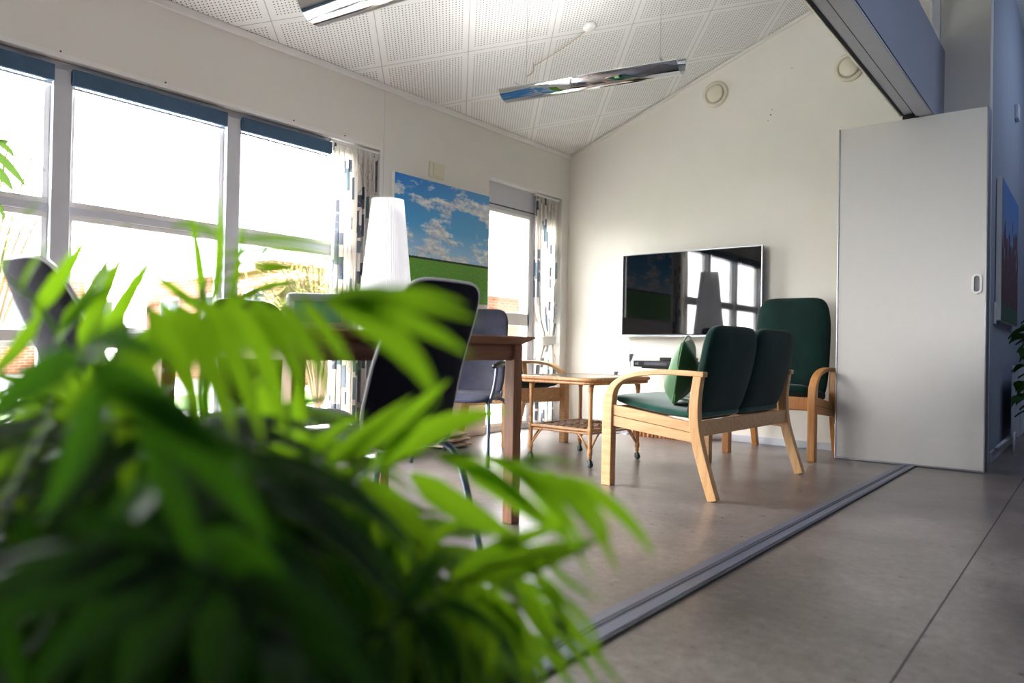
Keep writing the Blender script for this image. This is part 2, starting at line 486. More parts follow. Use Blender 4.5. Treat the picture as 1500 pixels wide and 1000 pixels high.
# hall walls
b = NB(); box(b, XE - .1, XE + .002, YB + .16, 9.2, 0, zc(XE)); struct(link('wall_corridor', b, M['tintwall']))
struct(qbox('baseboard_corridor', M['frame'], None, XE, XE + .016, YB + .17, 9.2, 0, .075, bevel=.003))
b = NB(); box(b, XE - .1, 1.8, 9.2, 9.3, 0, 5); struct(link('wall_end', b, M['tintwall']))
b = NB(); box(b, 1.7, 1.8, -1.8, 9.2, 0, 5); struct(link('wall_right', b, M['hallwall']))
b = NB(); box(b, XW - T, 1.8, -1.9, -1.8, 0, 5); struct(link('wall_front', b, M['hallwall']))

# header beam over the partition line, with its hanging rail and glazed strip above
ZH = 2.40
b = NB(); box(b, -1.0, -.90, -1.8, YB, ZH, 2.96); box(b, -1.05, -.995, -1.8, YB, ZH + .05, 2.90)
struct(link('trim_7', b, M['tintwall']))
rail = struct(empty('trim_8', (0, 0, 0)))
b = NB(); box(b, -1.10, -1.088, -1.8, 5.59, ZH, ZH + .13); link('rail_lip', b, M['cream'], rail, bevel=.002)
b = NB(); box(b, -1.088, -1.074, -1.8, 5.59, ZH + .008, ZH + .12); link('rail_gap', b, M['dark'], rail)
b = NB(); box(b, -1.074, -1.012, -1.8, 5.59, ZH + .012, ZH + .10); link('rail_channel', b, M['alu'], rail)
b = NB(); box(b, -1.012, -1.0, -1.8, 5.59, ZH + .002, ZH + .10); link('rail_seal', b, M['dark'], rail)
b = NB(); box(b, -1.0, -.905, -1.8, 5.59, ZH - .012, ZH + .0); link('rail_cover', b, M['alu'], rail, bevel=.004)
ww = struct(empty('window_3', (-.95, 0, 0)))
b = NB()
for y in (-1.8, 1.2, 3.5, YB - .08): box(b, -.03, .03, y, y + .05, 2.96, zc(-.95))
box(b, -.03, .03, -1.8, YB, 2.96, 3.0)
link('window_frame', b, M['frame'], ww, bevel=.004)
b = NB(); box(b, -.004, .004, -1.75, YB - .08, 3.0, zc(-.95)); link('pane', b, M['glass'], ww)

# floor rail
b = NB()
def frx(y, a, c): return a + (c - a) * (y - 1.3) / 4.3
def strip(b, l0, l1, r0, r1, z0, z1, y0=-1.0, y1=5.62):
    vs = []
    for z in (z0, z1):
        for y in (y0, y1):
            vs += [b.verts.new((frx(y, l0, l1), y, z)), b.verts.new((frx(y, r0, r1), y, z))]
    for f in ((0, 2, 3, 1), (4, 5, 7, 6), (0, 1, 5, 4), (2, 6, 7, 3), (0, 4, 6, 2), (1, 3, 7, 5)): b.faces.new([vs[i] for i in f])
frail = struct(empty('trim_9'))
strip(b, -1.106, -1.068, -.990, -.977, 0, .006); link('rail_plate', b, M['rail'], frail)
b = NB(); strip(b, -1.072, -1.036, -1.065, -1.029, .006, .0066); strip(b, -1.052, -1.018, -1.045, -1.011, .006, .0066)
strip(b, -.994, -.981, -.986, -.973, 0, .0068); link('rail_groove', b, M['dark'], frail)
b = NB(); strip(b, -1.062, -1.026, -1.055, -1.021, .006, .0085); strip(b, -1.045, -1.011, -1.000, -.987, .006, .0085); link('rail_rib', b, M['rail'], frail, bevel=.001)

# ------------------------------------------------------------------ windows
XF = XW - .075         # frame face plane
def wframe(b, y0, y1, z0, z1, w=.045, d=.05, x=XF):
    box(b, x - d, x, y0, y1, z0, z0 + w); box(b, x - d, x, y0, y1, z1 - w, z1)
    box(b, x - d, x, y0, y0 + w, z0 + w, z1 - w); box(b, x - d, x, y1 - w, y1, z0 + w, z1 - w)
win = struct(empty('window_1', (0, 0, 0)))
mull = [-1.38, -.47, .50, 1.47, 2.43, 3.42]
b = NB()
box(b, XF - .06, XF + .02, W0, W1, WT - .05, WT); box(b, XF - .06, XF + .03, W0, W1, .10, .15)
for y in mull: box(b, XF - .06, XF + .045, y - .045, y + .045, .15, WT - .05)
box(b, XF - .06, XF + .01, W0, W1, 1.41, 1.455); box(b, XF - .06, XF + .045, 3.465, W1, .15, WT - .05); box(b, XF - .06, XF + .045, W0, -1.425, .15, WT - .05)
link('window_frame', b, M['frame'], win, bevel=.004)
b = NB(); box(b, XF - .06, XF + .08, W0, W1, .74, .80); link('sill', b, M['white'], win, bevel=.006)
for i in range(len(mull) - 1):
    y0, y1 = mull[i] + .045, mull[i + 1] - .045
    b = NB(); wframe(b, y0, y1, 1.455, WT - .05, .028, .045, XF + .005); wframe(b, y0, y1, .80, 1.41, .028, .045, XF + .005); wframe(b, y0, y1, .15, .74, .028, .045, XF + .005)
    link('sash', b, M['white'], win, bevel=.003)
    b = NB(); box(b, XF - .03, XF - .024, y0, y1, .15, WT - .05); link('pane', b, M['glass'], win)
win2 = struct(empty('door_1', (0, 0, 0)))
b = NB(); wframe(b, D0, D1, .0, DT, .05, .07, XF + .01); box(b, XF - .05, XF + .01, D0, D1, 2.0, DT - .04)
box(b, XF - .05, XF + .012, 5.50, 5.57, .05, 2.0)
link('window_frame', b, M['frame'], win2, bevel=.004)
b = NB(); wframe(b, D0 + .05, 5.50, .05, 2.0, .03, .05, XF + .02); box(b, XF - .04, XF + .02, D0 + .05, 5.50, .965, 1.08)
wframe(b, 5.57, D1 - .05, .05, 2.0, .03, .05, XF + .02); link('sash', b, M['white'], win2, bevel=.003)
b = NB(); box(b, XF - .03, XF - .024, D0 + .03, D1 - .05, .10, 2.0); link('pane', b, M['glass'], win2)
b = NB(); box(b, XF + .0, XF + .012, D0 + .02, D1 - .08, 2.035, 2.045); link('frame_seal', b, M['dark'], win2)
b = NB(); box(b, XW - .08, XW + .0, D0, D1, DT - .012, DT); link('top_reveal', b, M['white'], win2)

# rolled blue blinds
for y0, y1, what in ((-.42, .45, 'leftmost, over the window bay nearest the palm'), (.55, 1.42, 'over the window bay at the left picture edge'), (1.505, 2.37, 'over the wide middle window pane'), (2.47, 3.15, 'beside the large patterned curtain')):
    bl = thing('roller_blind', 'blue roller blind rolled up ' + what, 'blind', (XW - .035, (y0 + y1) / 2, 2.12), group='rolled blue blinds above the windows')
    h = (y1 - y0) / 2
    b = NB(); lathe(b, [(.028, -h), (.030, -h + .01), (.030, h - .01), (.028, h)], (0, 0, 0), 20, 'Y'); link('cloth_roll', b, M['blind'], bl, smooth=True)
    b = NB(); box(b, .008, .034, -h, h, -.045, .04); link('fascia', b, M['blind'], bl, bevel=.004)
    b = NB(); box(b, -.01, .0, -h, h, -.058, -.045); link('bottom_bar', b, M['white'], bl, bevel=.002)

# ------------------------------------------------------------------ curtains
def curtain(name, label, y0, y1, z0, z1, folds, amp, tie=None, flat=1.9):
    t = thing(name, label, 'curtain', (XW - .02, (y0 + y1) / 2, z0), group='patterned curtains')
    b = NB(); nu, nv = folds * 14, 40; g = []
    W = y1 - y0
    uvs = {}
    for j in range(nv + 1):
        v = j / nv; z = z1 - z0; row = []
        for i in range(nu + 1):
            u = i / nu
            sq = 1.0; am = amp * (.55 + .45 * min(1, (1 - v) * 6))
            yy = (u - .5) * W
            if tie is not None:
                d = abs(v * z - (tie - z0)) ; k = math.exp(-(d / .16) ** 2); yy = yy * (1 - .5 * k) + .05 * k; am *= (1 - .3 * k)
            x = am * math.sin(u * folds * 2 * PI + .5 * math.sin(u * 9) + .25 * math.sin(v * 5)) + amp * .2 * math.sin(u * folds * 4 * PI + 1.1 + v)
            vv = b.verts.new((x, yy + amp * .25 * math.cos(u * folds * 4 * PI), v * z)); row.append(vv); uvs[(i, j)] = (u * W * flat, v * z)
        g.append(row)
    b.verts.index_update()
    for j in range(nv):
        for i in range(nu): b.faces.new([g[j][i], g[j][i + 1], g[j + 1][i + 1], g[j + 1][i]])
    o = link('cloth', b, M['curtain'], t, smooth=True)
    uv = o.data.uv_layers.new(name='UVMap')
    for l in o.data.loops:
        i, j = l.vertex_index % (nu + 1), l.vertex_index // (nu + 1); uv.data[l.index].uv = uvs[(i, j)]
    b = NB(); n = folds * 4
    for k in range(n):
        y = (-.5 + (k + .5) / n) * W; tube(b, [(.0, y, z1 - z0 - .05), (.012, y, z1 - z0 - .01), (.0, y, z1 - z0 + .01)], .004, 6)
    link('curtain_hook', b, M['white'], t)
    b = NB(); box(b, -.012, .012, -W / 2 - .02, W / 2 + .02, z1 - z0 + .005, z1 - z0 + .02); link('curtain_rail', b, M['white'], t)
    if tie:
        b = NB(); P = [(.055 * math.cos(a), .05 + W * .3 * math.sin(a), tie - z0 + .01 * math.sin(a)) for a in [2 * PI * k / 24 for k in range(24)]]
        for zz in (-.03, -.015, 0, .015, .03): tube(b, [V(p) + V((0, 0, zz)) for p in P], .012, 6, closed=True)
        link('tieback', b, M['white'], t, smooth=True)
    return t
curtain('window_curtain', 'large off white curtain with slate blocks, hanging left of the landscape print', 3.165, 3.565, .12, 2.165, 9, .030)
curtain('window_curtain', 'narrow off white patterned curtain tied back in the room corner beside the glass door', 5.52, 5.87, .05, 2.20, 6, .032, tie=.84)

# ------------------------------------------------------------------ things on the walls
t = thing('landscape_print', 'large canvas print of white clouds over a green field beside the window', 'picture', (XW + .004, 4.24, 1.12))
b = NB(); box(b, 0, .028, -.548, .548, 0, .945); link('canvas_edge', b, M['white'], t, bevel=.002)
b = NB(); vs = [b.verts.new((.0292, y, z)) for y, z in ((-.54, .003), (.548, .003), (.548, .942), (-.54, .942))]; b.faces.new(vs)
o = link('print_face', b, M['landscape'], t); uvmap(o, lambda c: ((c.y + .548) / 1.096, c.z / .945))

t = thing('wall_vent', 'small square beige wall vent above the landscape print', 'vent', (XW + .001, 4.17, 2.105))
b = NB(); box(b, 0, .008, -.085, .085, 0, .125); link('plate', b, M['cream'], t, bevel=.003)
b = NB(); box(b, .008, .016, -.05, .055, .015, .112); link('cover', b, M['cream'], t, bevel=.004)

for x, z, lab in ((-2.64, 3.005, 'round cream air valve on the back wall, nearer the window, fully visible'), (-1.545, 2.99, 'round cream air valve on the back wall, partly behind the partition rail')):
    t = thing('air_valve', lab, 'vent', (x, YB - .001, z), group='round air valves high on the back wall')
    b = NB(); lathe(b, [(.112, 0), (.112, .012), (.100, .022), (.086, .020), (.080, .006), (.080, 0)], (0, 0, 0), 40, 'Y', closed=True); link('rim', b, M['cream'], t, smooth=True)
    b = NB(); lathe(b, [(.0, .0), (.072, .0), (.074, .026), (.066, .034), (.0, .037)], (0, 0, 0), 40, 'Y'); link('disc', b, M['cream'], t, smooth=True)
for k, (x, z) in enumerate([(-2.157, 2.735), (-2.146, 2.775), (-2.178, 2.69), (-1.989, 3.085)]):
    b = NB(); lathe(b, [(.006 if k == 0 else .0035, 0), (.005 if k == 0 else .003, .002)], (0, 0, 0), 10, 'Y')
    o = link('screw_hole', b, M['dark'], loc=(x, YB - .0005, z)); tag(o, ['largest dark screw hole in the back wall below the air valves', 'tiny dark speck just above the largest screw hole', 'tiny dark speck just below the largest screw hole', 'lone dark speck between the two air valves'][k], 'screw hole', 'old screw holes in the back wall')
for k, y in enumerate((1.44, 1.98, 2.83, 3.25)):
    b = NB(); lathe(b, [(.005, 0), (.005, .003)], (0, 0, 0), 8, 'X')
    o = link('red_pin', b, plain('red_pin_%d' % k, (120, 20, 40)), loc=(XW + .006, y, WT + .028))
    tag(o, 'tiny dark red pin on the window lintel, ' + ['first from the left', 'second from the left', 'second from the curtain', 'nearest the curtain'][k], 'pin', 'red pins above the window')

# television
tv = thing('television', 'large flat black television with silver lower edge on the back wall', 'television', (-2.84, YB - .03, .885))
b = NB(); box(b, -.655, .655, -.045, 0, 0, .755); link('casing', b, M['black'], tv, bevel=.006)
b = NB(); box(b, -.648, .648, -.0475, -.0455, .024, .748); link('screen', b, M['screen'], tv)
b = NB(); box(b, -.656, .656, -.049, -.01, -.004, .016); link('lower_trim', b, M['steel'], tv, bevel=.003)
b = NB(); box(b, .653, .659, -.049, -.01, 0, .755); box(b, -.659, -.653, -.049, -.01, 0, .755); box(b, -.656, .656, -.049, -.01, .753, .758); link('side_trim', b, M['steel'], tv)
b = NB(); box(b, -.2, .2, -.002, .028, .2, .55); link('bracket', b, M['black'], tv)

sh = thing('media_shelf', 'small black wall shelf under the television', 'shelf', (-2.95, YB, .60))
b = NB(); box(b, -.21, .33, -.30, 0, 0, .012); link('shelf_board', b, M['black'], sh, bevel=.003)
b = NB(); box(b, -.04, .08, -.03, 0, -.06, .0); link('wall_bracket', b, M['black'], sh, bevel=.003)
dv = thing('disc_player', 'black disc player on the small wall shelf, below the slim box', 'media player', (-2.98, YB - .17, .613))
b = NB(); box(b, -.25, .25, -.15, .13, .0, .055); link('case', b, M['black'], dv, bevel=.004)
b = NB(); box(b, -.14, .07, -.152, -.15, .018, .042); link('disc_tray', b, plain('grey_tray', (82, 84, 92), .3), dv)
b = NB(); box(b, .13, .17, -.152, -.15, .018, .040); link('display', b, plain('display_grey', (120, 122, 130), .3), dv)
fc = bpy.data.curves.new('maker_mark', 'FONT'); fc.body = 'LG'; fc.size = .026; fc.extrude = .0006; fc.align_x = 'CENTER'
tmp = bpy.data.objects.new('tmp', fc); me = bpy.data.meshes.new_from_object(tmp); bpy.data.objects.remove(tmp)
lo = bpy.data.objects.new('maker_mark', me); COL.objects.link(lo); lo.data.materials.append(plain('mark_grey', (190, 190, 195))); lo.parent = dv; lo.location = (-.213, -.1515, .02); lo.rotation_euler = (PI / 2, 0, 0)
b = NB(); box(b, -.13, .15, -.09, .09, 0, .030); o = link('slim_box', b, M['black'], loc=(-2.88, YB - .16, .669), bevel=.004); tag(o, 'slim black set top box lying on the disc player', 'media box')
for nm, lab, P in (('television_cable', 'thin black cable dropping from television to the media shelf', [(-2.83, 6.03, .90), (-2.84, 6.035, .82), (-2.81, 6.03, .74), (-2.80, 6.02, .70)]),
                   ('power_cable', 'thin black cable hanging below the media shelf behind the sofa', [(-2.90, 6.03, .595), (-2.98, 6.03, .50), (-3.06, 6.035, .40), (-3.07, 6.03, .30), (-3.02, 6.02, .10), (-3.0, 6.02, .008)])):
    b = NB(); tube(b, spline(P, 30), .0045, 6); tag(link(nm, b, M['black'], smooth=True), lab, 'cable')

# candle stands
for x, y, h, lab in ((-3.33, 5.85, .725, 'taller slim steel candle stand with cone cup by the back wall'), (-3.47, 5.82, .56, 'shorter slim steel candle stand with cone cup by the back wall')):
    t = thing('candle_stand', lab, 'candle holder', (x, y, 0), group='steel candle stands')
    b = NB(); lathe(b, [(.062, 0), (.062, .004), (.01, .010), (.006, .012)], (0, 0, 0), 24); link('foot', b, M['steel'], t, smooth=True)
    b = NB(); tube(b, [(0, 0, .008), (0, 0, h - .06)], .0042, 8); link('rod', b, M['steel'], t, smooth=True)
    b = NB(); lathe(b, [(.008, h - .07), (.017, h - .055), (.034, h), (.030, h), (.014, h - .045), (.0, h - .045)], (0, 0, 0), 24); link('cup', b, M['steel'], t, smooth=True)
bs = thing('wicker_basket', 'low flat orange wicker basket on the floor under the media shelf', 'basket', (-2.93, 5.86, 0))
b = NB(); box(b, -.30, .30, -.12, .12, 0, .012); 
for s in (-1, 1):
    box(b, -.30, .30, s * .12 - .006, s * .12 + .006, 0, .085); box(b, s * .30 - .006, s * .30 + .006, -.12, .12, 0, .085)
link('woven_body', b, M['basket'], bs, bevel=.003)
b = NB(); tube(b, [(-.3, -.12, .088), (.3, -.12, .088), (.3, .12, .088), (-.3, .12, .088)], .009, 8, closed=True)
for k in range(16): tube(b, [(-.29 + k * .0385, -.130, .003), (-.29 + k * .0385, -.130, .085)], .006, 6)
link('rim', b, M['rattan'], bs, smooth=True)

# ------------------------------------------------------------------ sliding partition panels
def panel(y, label, handle):
    t = thing('sliding_panel', label, 'door', (-1.04, y, 0), group='sliding partition panels parked across the rail')
    b = NB(); box(b, -.452, .450, -.019, .019, .014, 2.388); link('leaf', b, plain('grey_laminate_%d' % int(y * 100), (212, 209, 204), .5, var=.01), t, bevel=.002)
    for x0, x1 in ((-.462, -.452), (.450, .460)):
        b = NB(); box(b, x0, x1, -.023, .023, .01, 2.39); link('edge_strip', b, M['alu'], t, bevel=.002)
    b = NB(); box(b, -.462, .460, -.021, .021, .004, .016); link('bottom_strip', b, M['alu'], t)
    b = NB(); box(b, -.05, .05, -.01, .01, 2.388, 2.44); link('hanger', b, M['dark'], t)
    if handle:
        b = NB()
        def ov(r, h, n=12): return [(r * math.cos(a) , (h if a < PI else -h) + r * math.sin(a)) for a in [PI * k / n for k in range(n + 1)] + [PI + PI * k / n for k in range(n + 1)]]
        o1, o2 = ov(.029, .036), ov(.016, .036); n = len(o1)
        A = [b.verts.new((p[0], -.0195, p[1])) for p in o1]; B = [b.verts.new((p[0], -.026, p[1])) for p in o1]
        C = [b.verts.new((p[0], -.026, p[1])) for p in o2]; D = [b.verts.new((p[0], -.0195, p[1])) for p in o2]
        for i in range(n):
            j = (i + 1) % n
            for P, Q in ((A, B), (B, C), (C, D)): b.faces.new([P[i], P[j], Q[j], Q[i]])
        dd = NB(); dd.faces.new([dd.verts.new((p[0], -.0199, p[1])) for p in o2]); link('handle_recess', dd, M['steel'], t, loc=(.403, 0, 1.232))
        b.faces.new(D)
        link('recessed_handle', b, M['white'], t, loc=(.403, 0, 1.232), smooth=False)
    return t
panel(5.64, 'light grey sliding partition panel with recessed oval pull, front of the stack', True)
panel(5.69, 'grey sliding partition panel right behind the front one, only its edge showing', False)
panel(5.74, 'rearmost grey sliding partition panel, nearest the back wall', False)

# corridor things
t = thing('cow_print', 'canvas print of brown cows under blue sky in the corridor', 'picture', (XE + .006, 7.12, 1.03))
b = NB(); box(b, 0, .035, -.66, .68, 0, 1.06); link('canvas_edge', b, M['white'], t, bevel=.002)
b = NB(); b.faces.new([b.verts.new((.0362, y, z)) for y, z in ((-.66, .002), (.68, .002), (.68, 1.058), (-.66, 1.058))]); o = link('print_face', b, M['cows'], t); uvmap(o, lambda c: ((c.y + .66) / 1.34, c.z / 1.06))
t = thing('radiator', 'white panel radiator on the corridor wall behind the climbing plant', 'radiator', (XE + .07, 7.5, .13))
b = NB(); box(b, 0, .06, -.55, .55, 0, .56); link('panel', b, M['frame'], t, bevel=.01)
b = NB()
for k in range(22): box(b, .06, .068, -.53 + k * .05, -.505 + k * .05, .02, .54)
link('flutes', b, M['frame'], t, bevel=.003)
b = NB(); tube(b, [(.03, -.55, .04), (.03, -.65, .04), (.03, -.65, -.12)], .01, 8); link('valve', b, M['frame'], t, smooth=True)
b = NB(); tube(b, [(XE + .035, 6.3, .10), (XE + .035, 9.0, .10)], .012, 8); tag(link('heating_pipe', b, M['frame'], smooth=True), 'white heating pipe running low along the corridor wall', 'pipe')
b = NB(); box(b, 0, .03, -.07, .07, 0, .13); tag(link('wall_box', b, M['frame'], loc=(XE + .003, 7.9, 2.88), bevel=.006), 'small pale box high on the corridor wall', 'wall box')
b = NB(); box(b, 0, .012, -.04, .04, 0, .16); tag(link('light_switch', b, M['white'], loc=(XE + .003, 6.42, 1.0), bevel=.003), 'white light switch just behind the sliding panel edge', 'switch')

# ------------------------------------------------------------------ pendant lights
def pendant(loc, rz, tilt, label, wires):
    t = thing('pendant_light', label, 'lamp', loc, rz, 'long chrome pendant lights')
    b = NB(); n = 22; L = 1.15; prof = []
    for k in range(n + 1):
        a = math.radians(198 + 142 * k / n); prof.append((.115 * math.cos(a), .135 * math.sin(a) + .085))
    ang = tilt
    R = Matrix.Rotation(ang, 4, 'X')
    def P(x, y, z): return R @ V((x, y, z))
    o1 = [[b.verts.new(P(x, p[0], p[1])) for p in prof] for x in (0, L)]
    o2 = [[b.verts.new(P(x, p[0] * .97, p[1] + .003)) for p in prof] for x in (0, L)]
    for i in range(n):
        b.faces.new([o1[0][i], o1[0][i + 1], o1[1][i + 1], o1[1][i]]); b.faces.new([o2[0][i], o2[1][i], o2[1][i + 1], o2[0][i + 1]])
        for q in (0, 1): b.faces.new([o1[q][i], o1[q][i + 1], o2[q][i + 1], o2[q][i]])
    for i in (0, n): b.faces.new([o1[0][i], o1[1][i], o2[1][i], o2[0][i]])
    link('reflector', b, M['chrome'], t, smooth=True)
    b = NB(); box(b, .03, L - .03, -.022, .022, .016, .040); link('spine', b, M['white'], t, bevel=.004)
    for yy in (-.03, .03):
        b = NB(); tube(b, [(.06, yy, .004), (L - .06, yy, .004)], .008, 10); link('fluorescent_tube', b, M['white'], t, smooth=True)
    for x in (.10, L - .11):
        b = NB(); box(b, x, x + .01, -.09, .09, .036, .044); link('cross_bridge', b, M['frame'], t)
    for wx, wz in wires:
        b = NB(); tube(b, [(wx, 0, .04), (wx, 0, wz)], .0016, 6); link('suspension_wire', b, M['steel'], t)
    return t
pendant((-3.03, 3.66, 2.40), .19, .38, 'chrome pendant light trough hanging in front of the air valves', ((.14, .60), (1.02, .90)))
pendant((-2.86, 2.05, 2.285), .12, .15, 'bright chrome pendant light trough cut off at the top of the picture', ((.14, .78), (1.02, 1.06)))
t = thing('ceiling_rose', 'small white round ceiling rose with lamp cord above the chrome light', 'ceiling rose', (-2.947, 4.492, zc(-2.947) - .001), rot=(0, -math.atan(SL), 0))
b = NB(); lathe(b, [(.0, -.035), (.028, -.034), (.045, -.024), (.05, -.006), (.05, 0)], (0, 0, 0), 24); link('cap', b, M['white'], t, smooth=True)
b = NB(); P = spline([(-2.947, 4.48, 3.10), (-3.10, 4.475, 3.035), (-3.25, 4.47, 2.985), (-3.43, 4.46, 2.93)], 20)
tube(b, P, .0035, 6); tube(b, [(-3.43, 4.46, 2.93), (-3.43, 4.46, zc(-3.43))], .003, 6); tube(b, spline([(-3.43, 4.46, 2.93), (-3.36, 4.36, 2.84), (-3.12, 4.0, 2.65), (-2.90, 3.70, 2.51)], 16), .003, 6)
tag(link('lamp_cord', b, M['brass'], smooth=True), 'thin beige cord looping from the ceiling rose to the pendant light', 'cord')

# ================================================================== furniture
def side_frame(parent, yc, w, mats, D=.635, armx=None):
    """one bentwood side: curved rear leg, front leg running over into the armrest, two-plank side rail"""
    y0, y1 = yc - w / 2, yc + w / 2
    k = D / .635
    b = NB(); P = spline([(0.0, 0, .0), (.028, 0, .085), (.055, 0, .17), (.085, 0, .27), (.103, 0, .36), (.109, 0, .45), (.103, 0, .54), (.088, 0, .64)], 24)
    ribbon(b, [(p.x * k, p.z) for p in P], [.052 + .006 * math.sin(PI * i / 24) - .006 * (i / 24) for i in range(25)], y0 + .004, y1 - .004)
    link('rear_leg', b, mats[1], parent, bevel=.004)
    b = NB(); P = spline([(.055, 0, .636), (.15, 0, .640), (.26, 0, .642), (.37, 0, .636), (.47, 0, .620), (.545, 0, .592), (.598, 0, .545), (.622, 0, .48), (.627, 0, .40), (.627, 0, .25), (.628, 0, .12), (.628, 0, .0)], 44)
    th = []
    for p in P:
        a = max(0, min(1, (.60 - p.z) / .12)); th.append(.027 + (.062 - .027) * a)
    ribbon(b, [(p.x * k, p.z) for p in P], th, y0, y1)
    link('armrest', b, mats[0], parent, bevel=.005, seg=3)
    b = NB()
    for (za, zb, zc_, zd) in ((.283, .333, .333, .391), (.335, .386, .394, .452)):
        prism(b, [(.105 * k, za), (.60 * k, zc_), (.60 * k, zd), (.105 * k, zb)], 1, yc - w * .28, yc + w * .28)
    link('side_rail', b, mats[0], parent, bevel=.003)

def seat_row(name, label, cat, loc, rz, n, W, D, mats, back_top, cush='seatgreen', group=None, high=False, thick=.10, seatt=.055):
    t = thing(name, label, cat, loc, rz, group)
    aw = .052
    for s in (-1, 1): side_frame(t, s * W / 2, aw, mats, D)
    k = D / .635
    b = NB(); box(b, .085 * k, .110 * k, -W / 2 + aw * .3, W / 2 - aw * .3, .315, .395)
    link('back_rail', b, mats[0], t, bevel=.004)
    b = NB(); box(b, .575 * k, .60 * k, -W / 2 + aw * .3, W / 2 - aw * .3, .355, .445); link('front_rail', b, mats[0], t, bevel=.004)
    inner = W - aw - .01; cw = inner / n
    for i in range(n):
        y = -inner / 2 + cw * (i + .5)
        def ws(q):
            f = (q.z) / (.52 * k)          # along depth
            return V((.115 * k + q.z, q.y, .392 + .068 * f - .012 * math.sin(PI * min(1, max(0, f))) + q.x + seatt * .5))
        b = NB(); pad(b, cw - .004, .52 * k, seatt * 1.12, 10, 3.2, ws)
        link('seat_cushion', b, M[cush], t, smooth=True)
        H = back_top - .385
        def wb(q):
            f = q.z / H
            bow = (.10 if high else .125) * f + (.02 * math.sin(PI * f))
            nar = 1 - .05 * max(0, f - .75) / .25 + (.03 * math.sin(PI * f) if high else .02 * math.sin(PI * f * .9))
            bulge = 1.0 + .35 * math.sin(PI * min(1, f * 1.1)) * (1 - (2 * q.y / cw) ** 2) * (.6 if q.x > 0 else .25)
            return V((.175 * k - bow + q.x * bulge, q.y * nar, .385 + q.z))
        b = NB(); pad(b, cw + (.012 if n > 1 else -.006), H, thick, 7, 3.0, wb, n=20)
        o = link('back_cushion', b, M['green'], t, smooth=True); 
        for v in o.data.vertices: v.co.y += y
        for v in kids(t)[-2].data.vertices if False else []: pass
        sc = [c for c in kids(t) if c.name.startswith('seat_cushion')][-1] if False else None
        # seat cushions were built around y = 0 too
        bpy_s = LAST_SEAT[0] if False else None
        if high:
            b = NB()
            P = [wb(V((thick * .56, 0, H * f))) + V((.004, 0, 0)) for f in [.08 + .55 * q / 20 for q in range(21)]]
            tube(b, P, .003, 6); link('seam', b, M['green'], t)
    seats = [c for c in kids(t) if c.name.split('.')[0] == 'seat_cushion']
    seats.sort(key=lambda c: c.name)
    for i, c in enumerate(seats):
        y = -inner / 2 + cw * (i + .5)
        for v in c.data.vertices: v.co.y += y
    return t
BE = (M['beech'], M['beechv']); OK_ = (M['oak'], M['oak'])
sofa = seat_row('two_seat_sofa', 'green two seat sofa with bentwood beech arms, seen from behind with its two back cushions', 'sofa', (-1.492, 4.13, 0), PI - .035, 2, 1.215, .64, BE, .895)
arm1 = seat_row('armchair', 'high backed dark green armchair with honey wood arms by the sliding panel', 'armchair', (-1.885, 5.925, 0), -PI / 2, 1, .62, .60, OK_, 1.19, high=True, thick=.11, seatt=.09, cush='green', group='green armchairs')
arm2 = seat_row('armchair', 'low green armchair with beech arms by the glass door, behind the rattan trolley', 'armchair', (-4.03, 4.70, 0), -.17, 1, .62, .60, BE, .86, thick=.09, seatt=.085, cush='green', group='green armchairs')

# satin cushion leaning in the sofa corner
t = thing('throw_pillow', 'shiny green satin throw pillow leaning against the near sofa back cushion', 'pillow', (-1.86, 3.80, .475), 0, rot=(0, .16, .34)); t.scale = (.9, .95, .80)
def wp(q):
    f = q.z / .42; e = 1 + .10 * ((2 * q.y / .40) ** 2) * ((2 * f - 1) ** 2)
    return V((q.x * (1 - .75 * max(abs(2 * q.y / .40), abs(2 * f - 1)) ** 3) + .012 * math.sin(q.y * 22 + q.z * 9), q.y * e, (q.z - .21) * e + .21 + .01 * math.sin(q.y * 14)))
b = NB(); pad(b, .40, .42, .17, 9, 2.4, wp, 22); link('cover', b, M['pillow'], t, smooth=True)
b = NB(); P = [(-.0, -.205, .0), (0, .205, 0), (0, .21, .42), (0, -.21, .42)]
tube(b, spline(P + [P[0]], 40), .005, 6); 
bpy_edge = link('piping', b, M['pillow'], t, smooth=True); bpy_edge.scale = (1, .98, .98)

# rattan trolley
tr = thing('rattan_trolley', 'rattan serving trolley on castors with woven lower shelf between the armchair and the sofa', 'table', (-2.766, 4.25, 0), -.04)
hx, hy = .245, .285
def rrect(a, c, r, z, n=6):
    o = []
    for sx, sy, a0 in ((1, 1, 0), (-1, 1, 90), (-1, -1, 180), (1, -1, 270)):
        for k in range(n + 1):
            g = math.radians(a0 + 90 * k / n); o.append(V((sx * (a - r) + r * math.cos(g), sy * (c - r) + r * math.sin(g), z)))
    return o
ax_, ay_ = hx + .075, hy + .075
b = NB(); tube(b, rrect(ax_, ay_, .09, .562), .013, 10, closed=True); tube(b, rrect(ax_ - .012, ay_ - .012, .08, .540), .011, 10, closed=True); link('top_rim', b, M['rattan'], tr, smooth=True)
b = NB(); P = rrect(ax_ - .008, ay_ - .008, .085, 0)
vt = [b.verts.new((p.x, p.y, .566)) for p in P]; vb = [b.verts.new((p.x, p.y, .553)) for p in P]
b.faces.new(vt); b.faces.new(vb[::-1])
for i in range(len(P)): b.faces.new([vt[i], vb[i], vb[(i + 1) % len(P)], vt[(i + 1) % len(P)]])
link('tabletop', b, M['wicker'], tr)
b = NB(); box(b, -ax_ + .06, ax_ - .06, -ay_ + .06, ay_ - .06, .566, .573); link('glass_inlay', b, plain('dark_tray_glass', (70, 72, 74), .12), tr, bevel=.002)
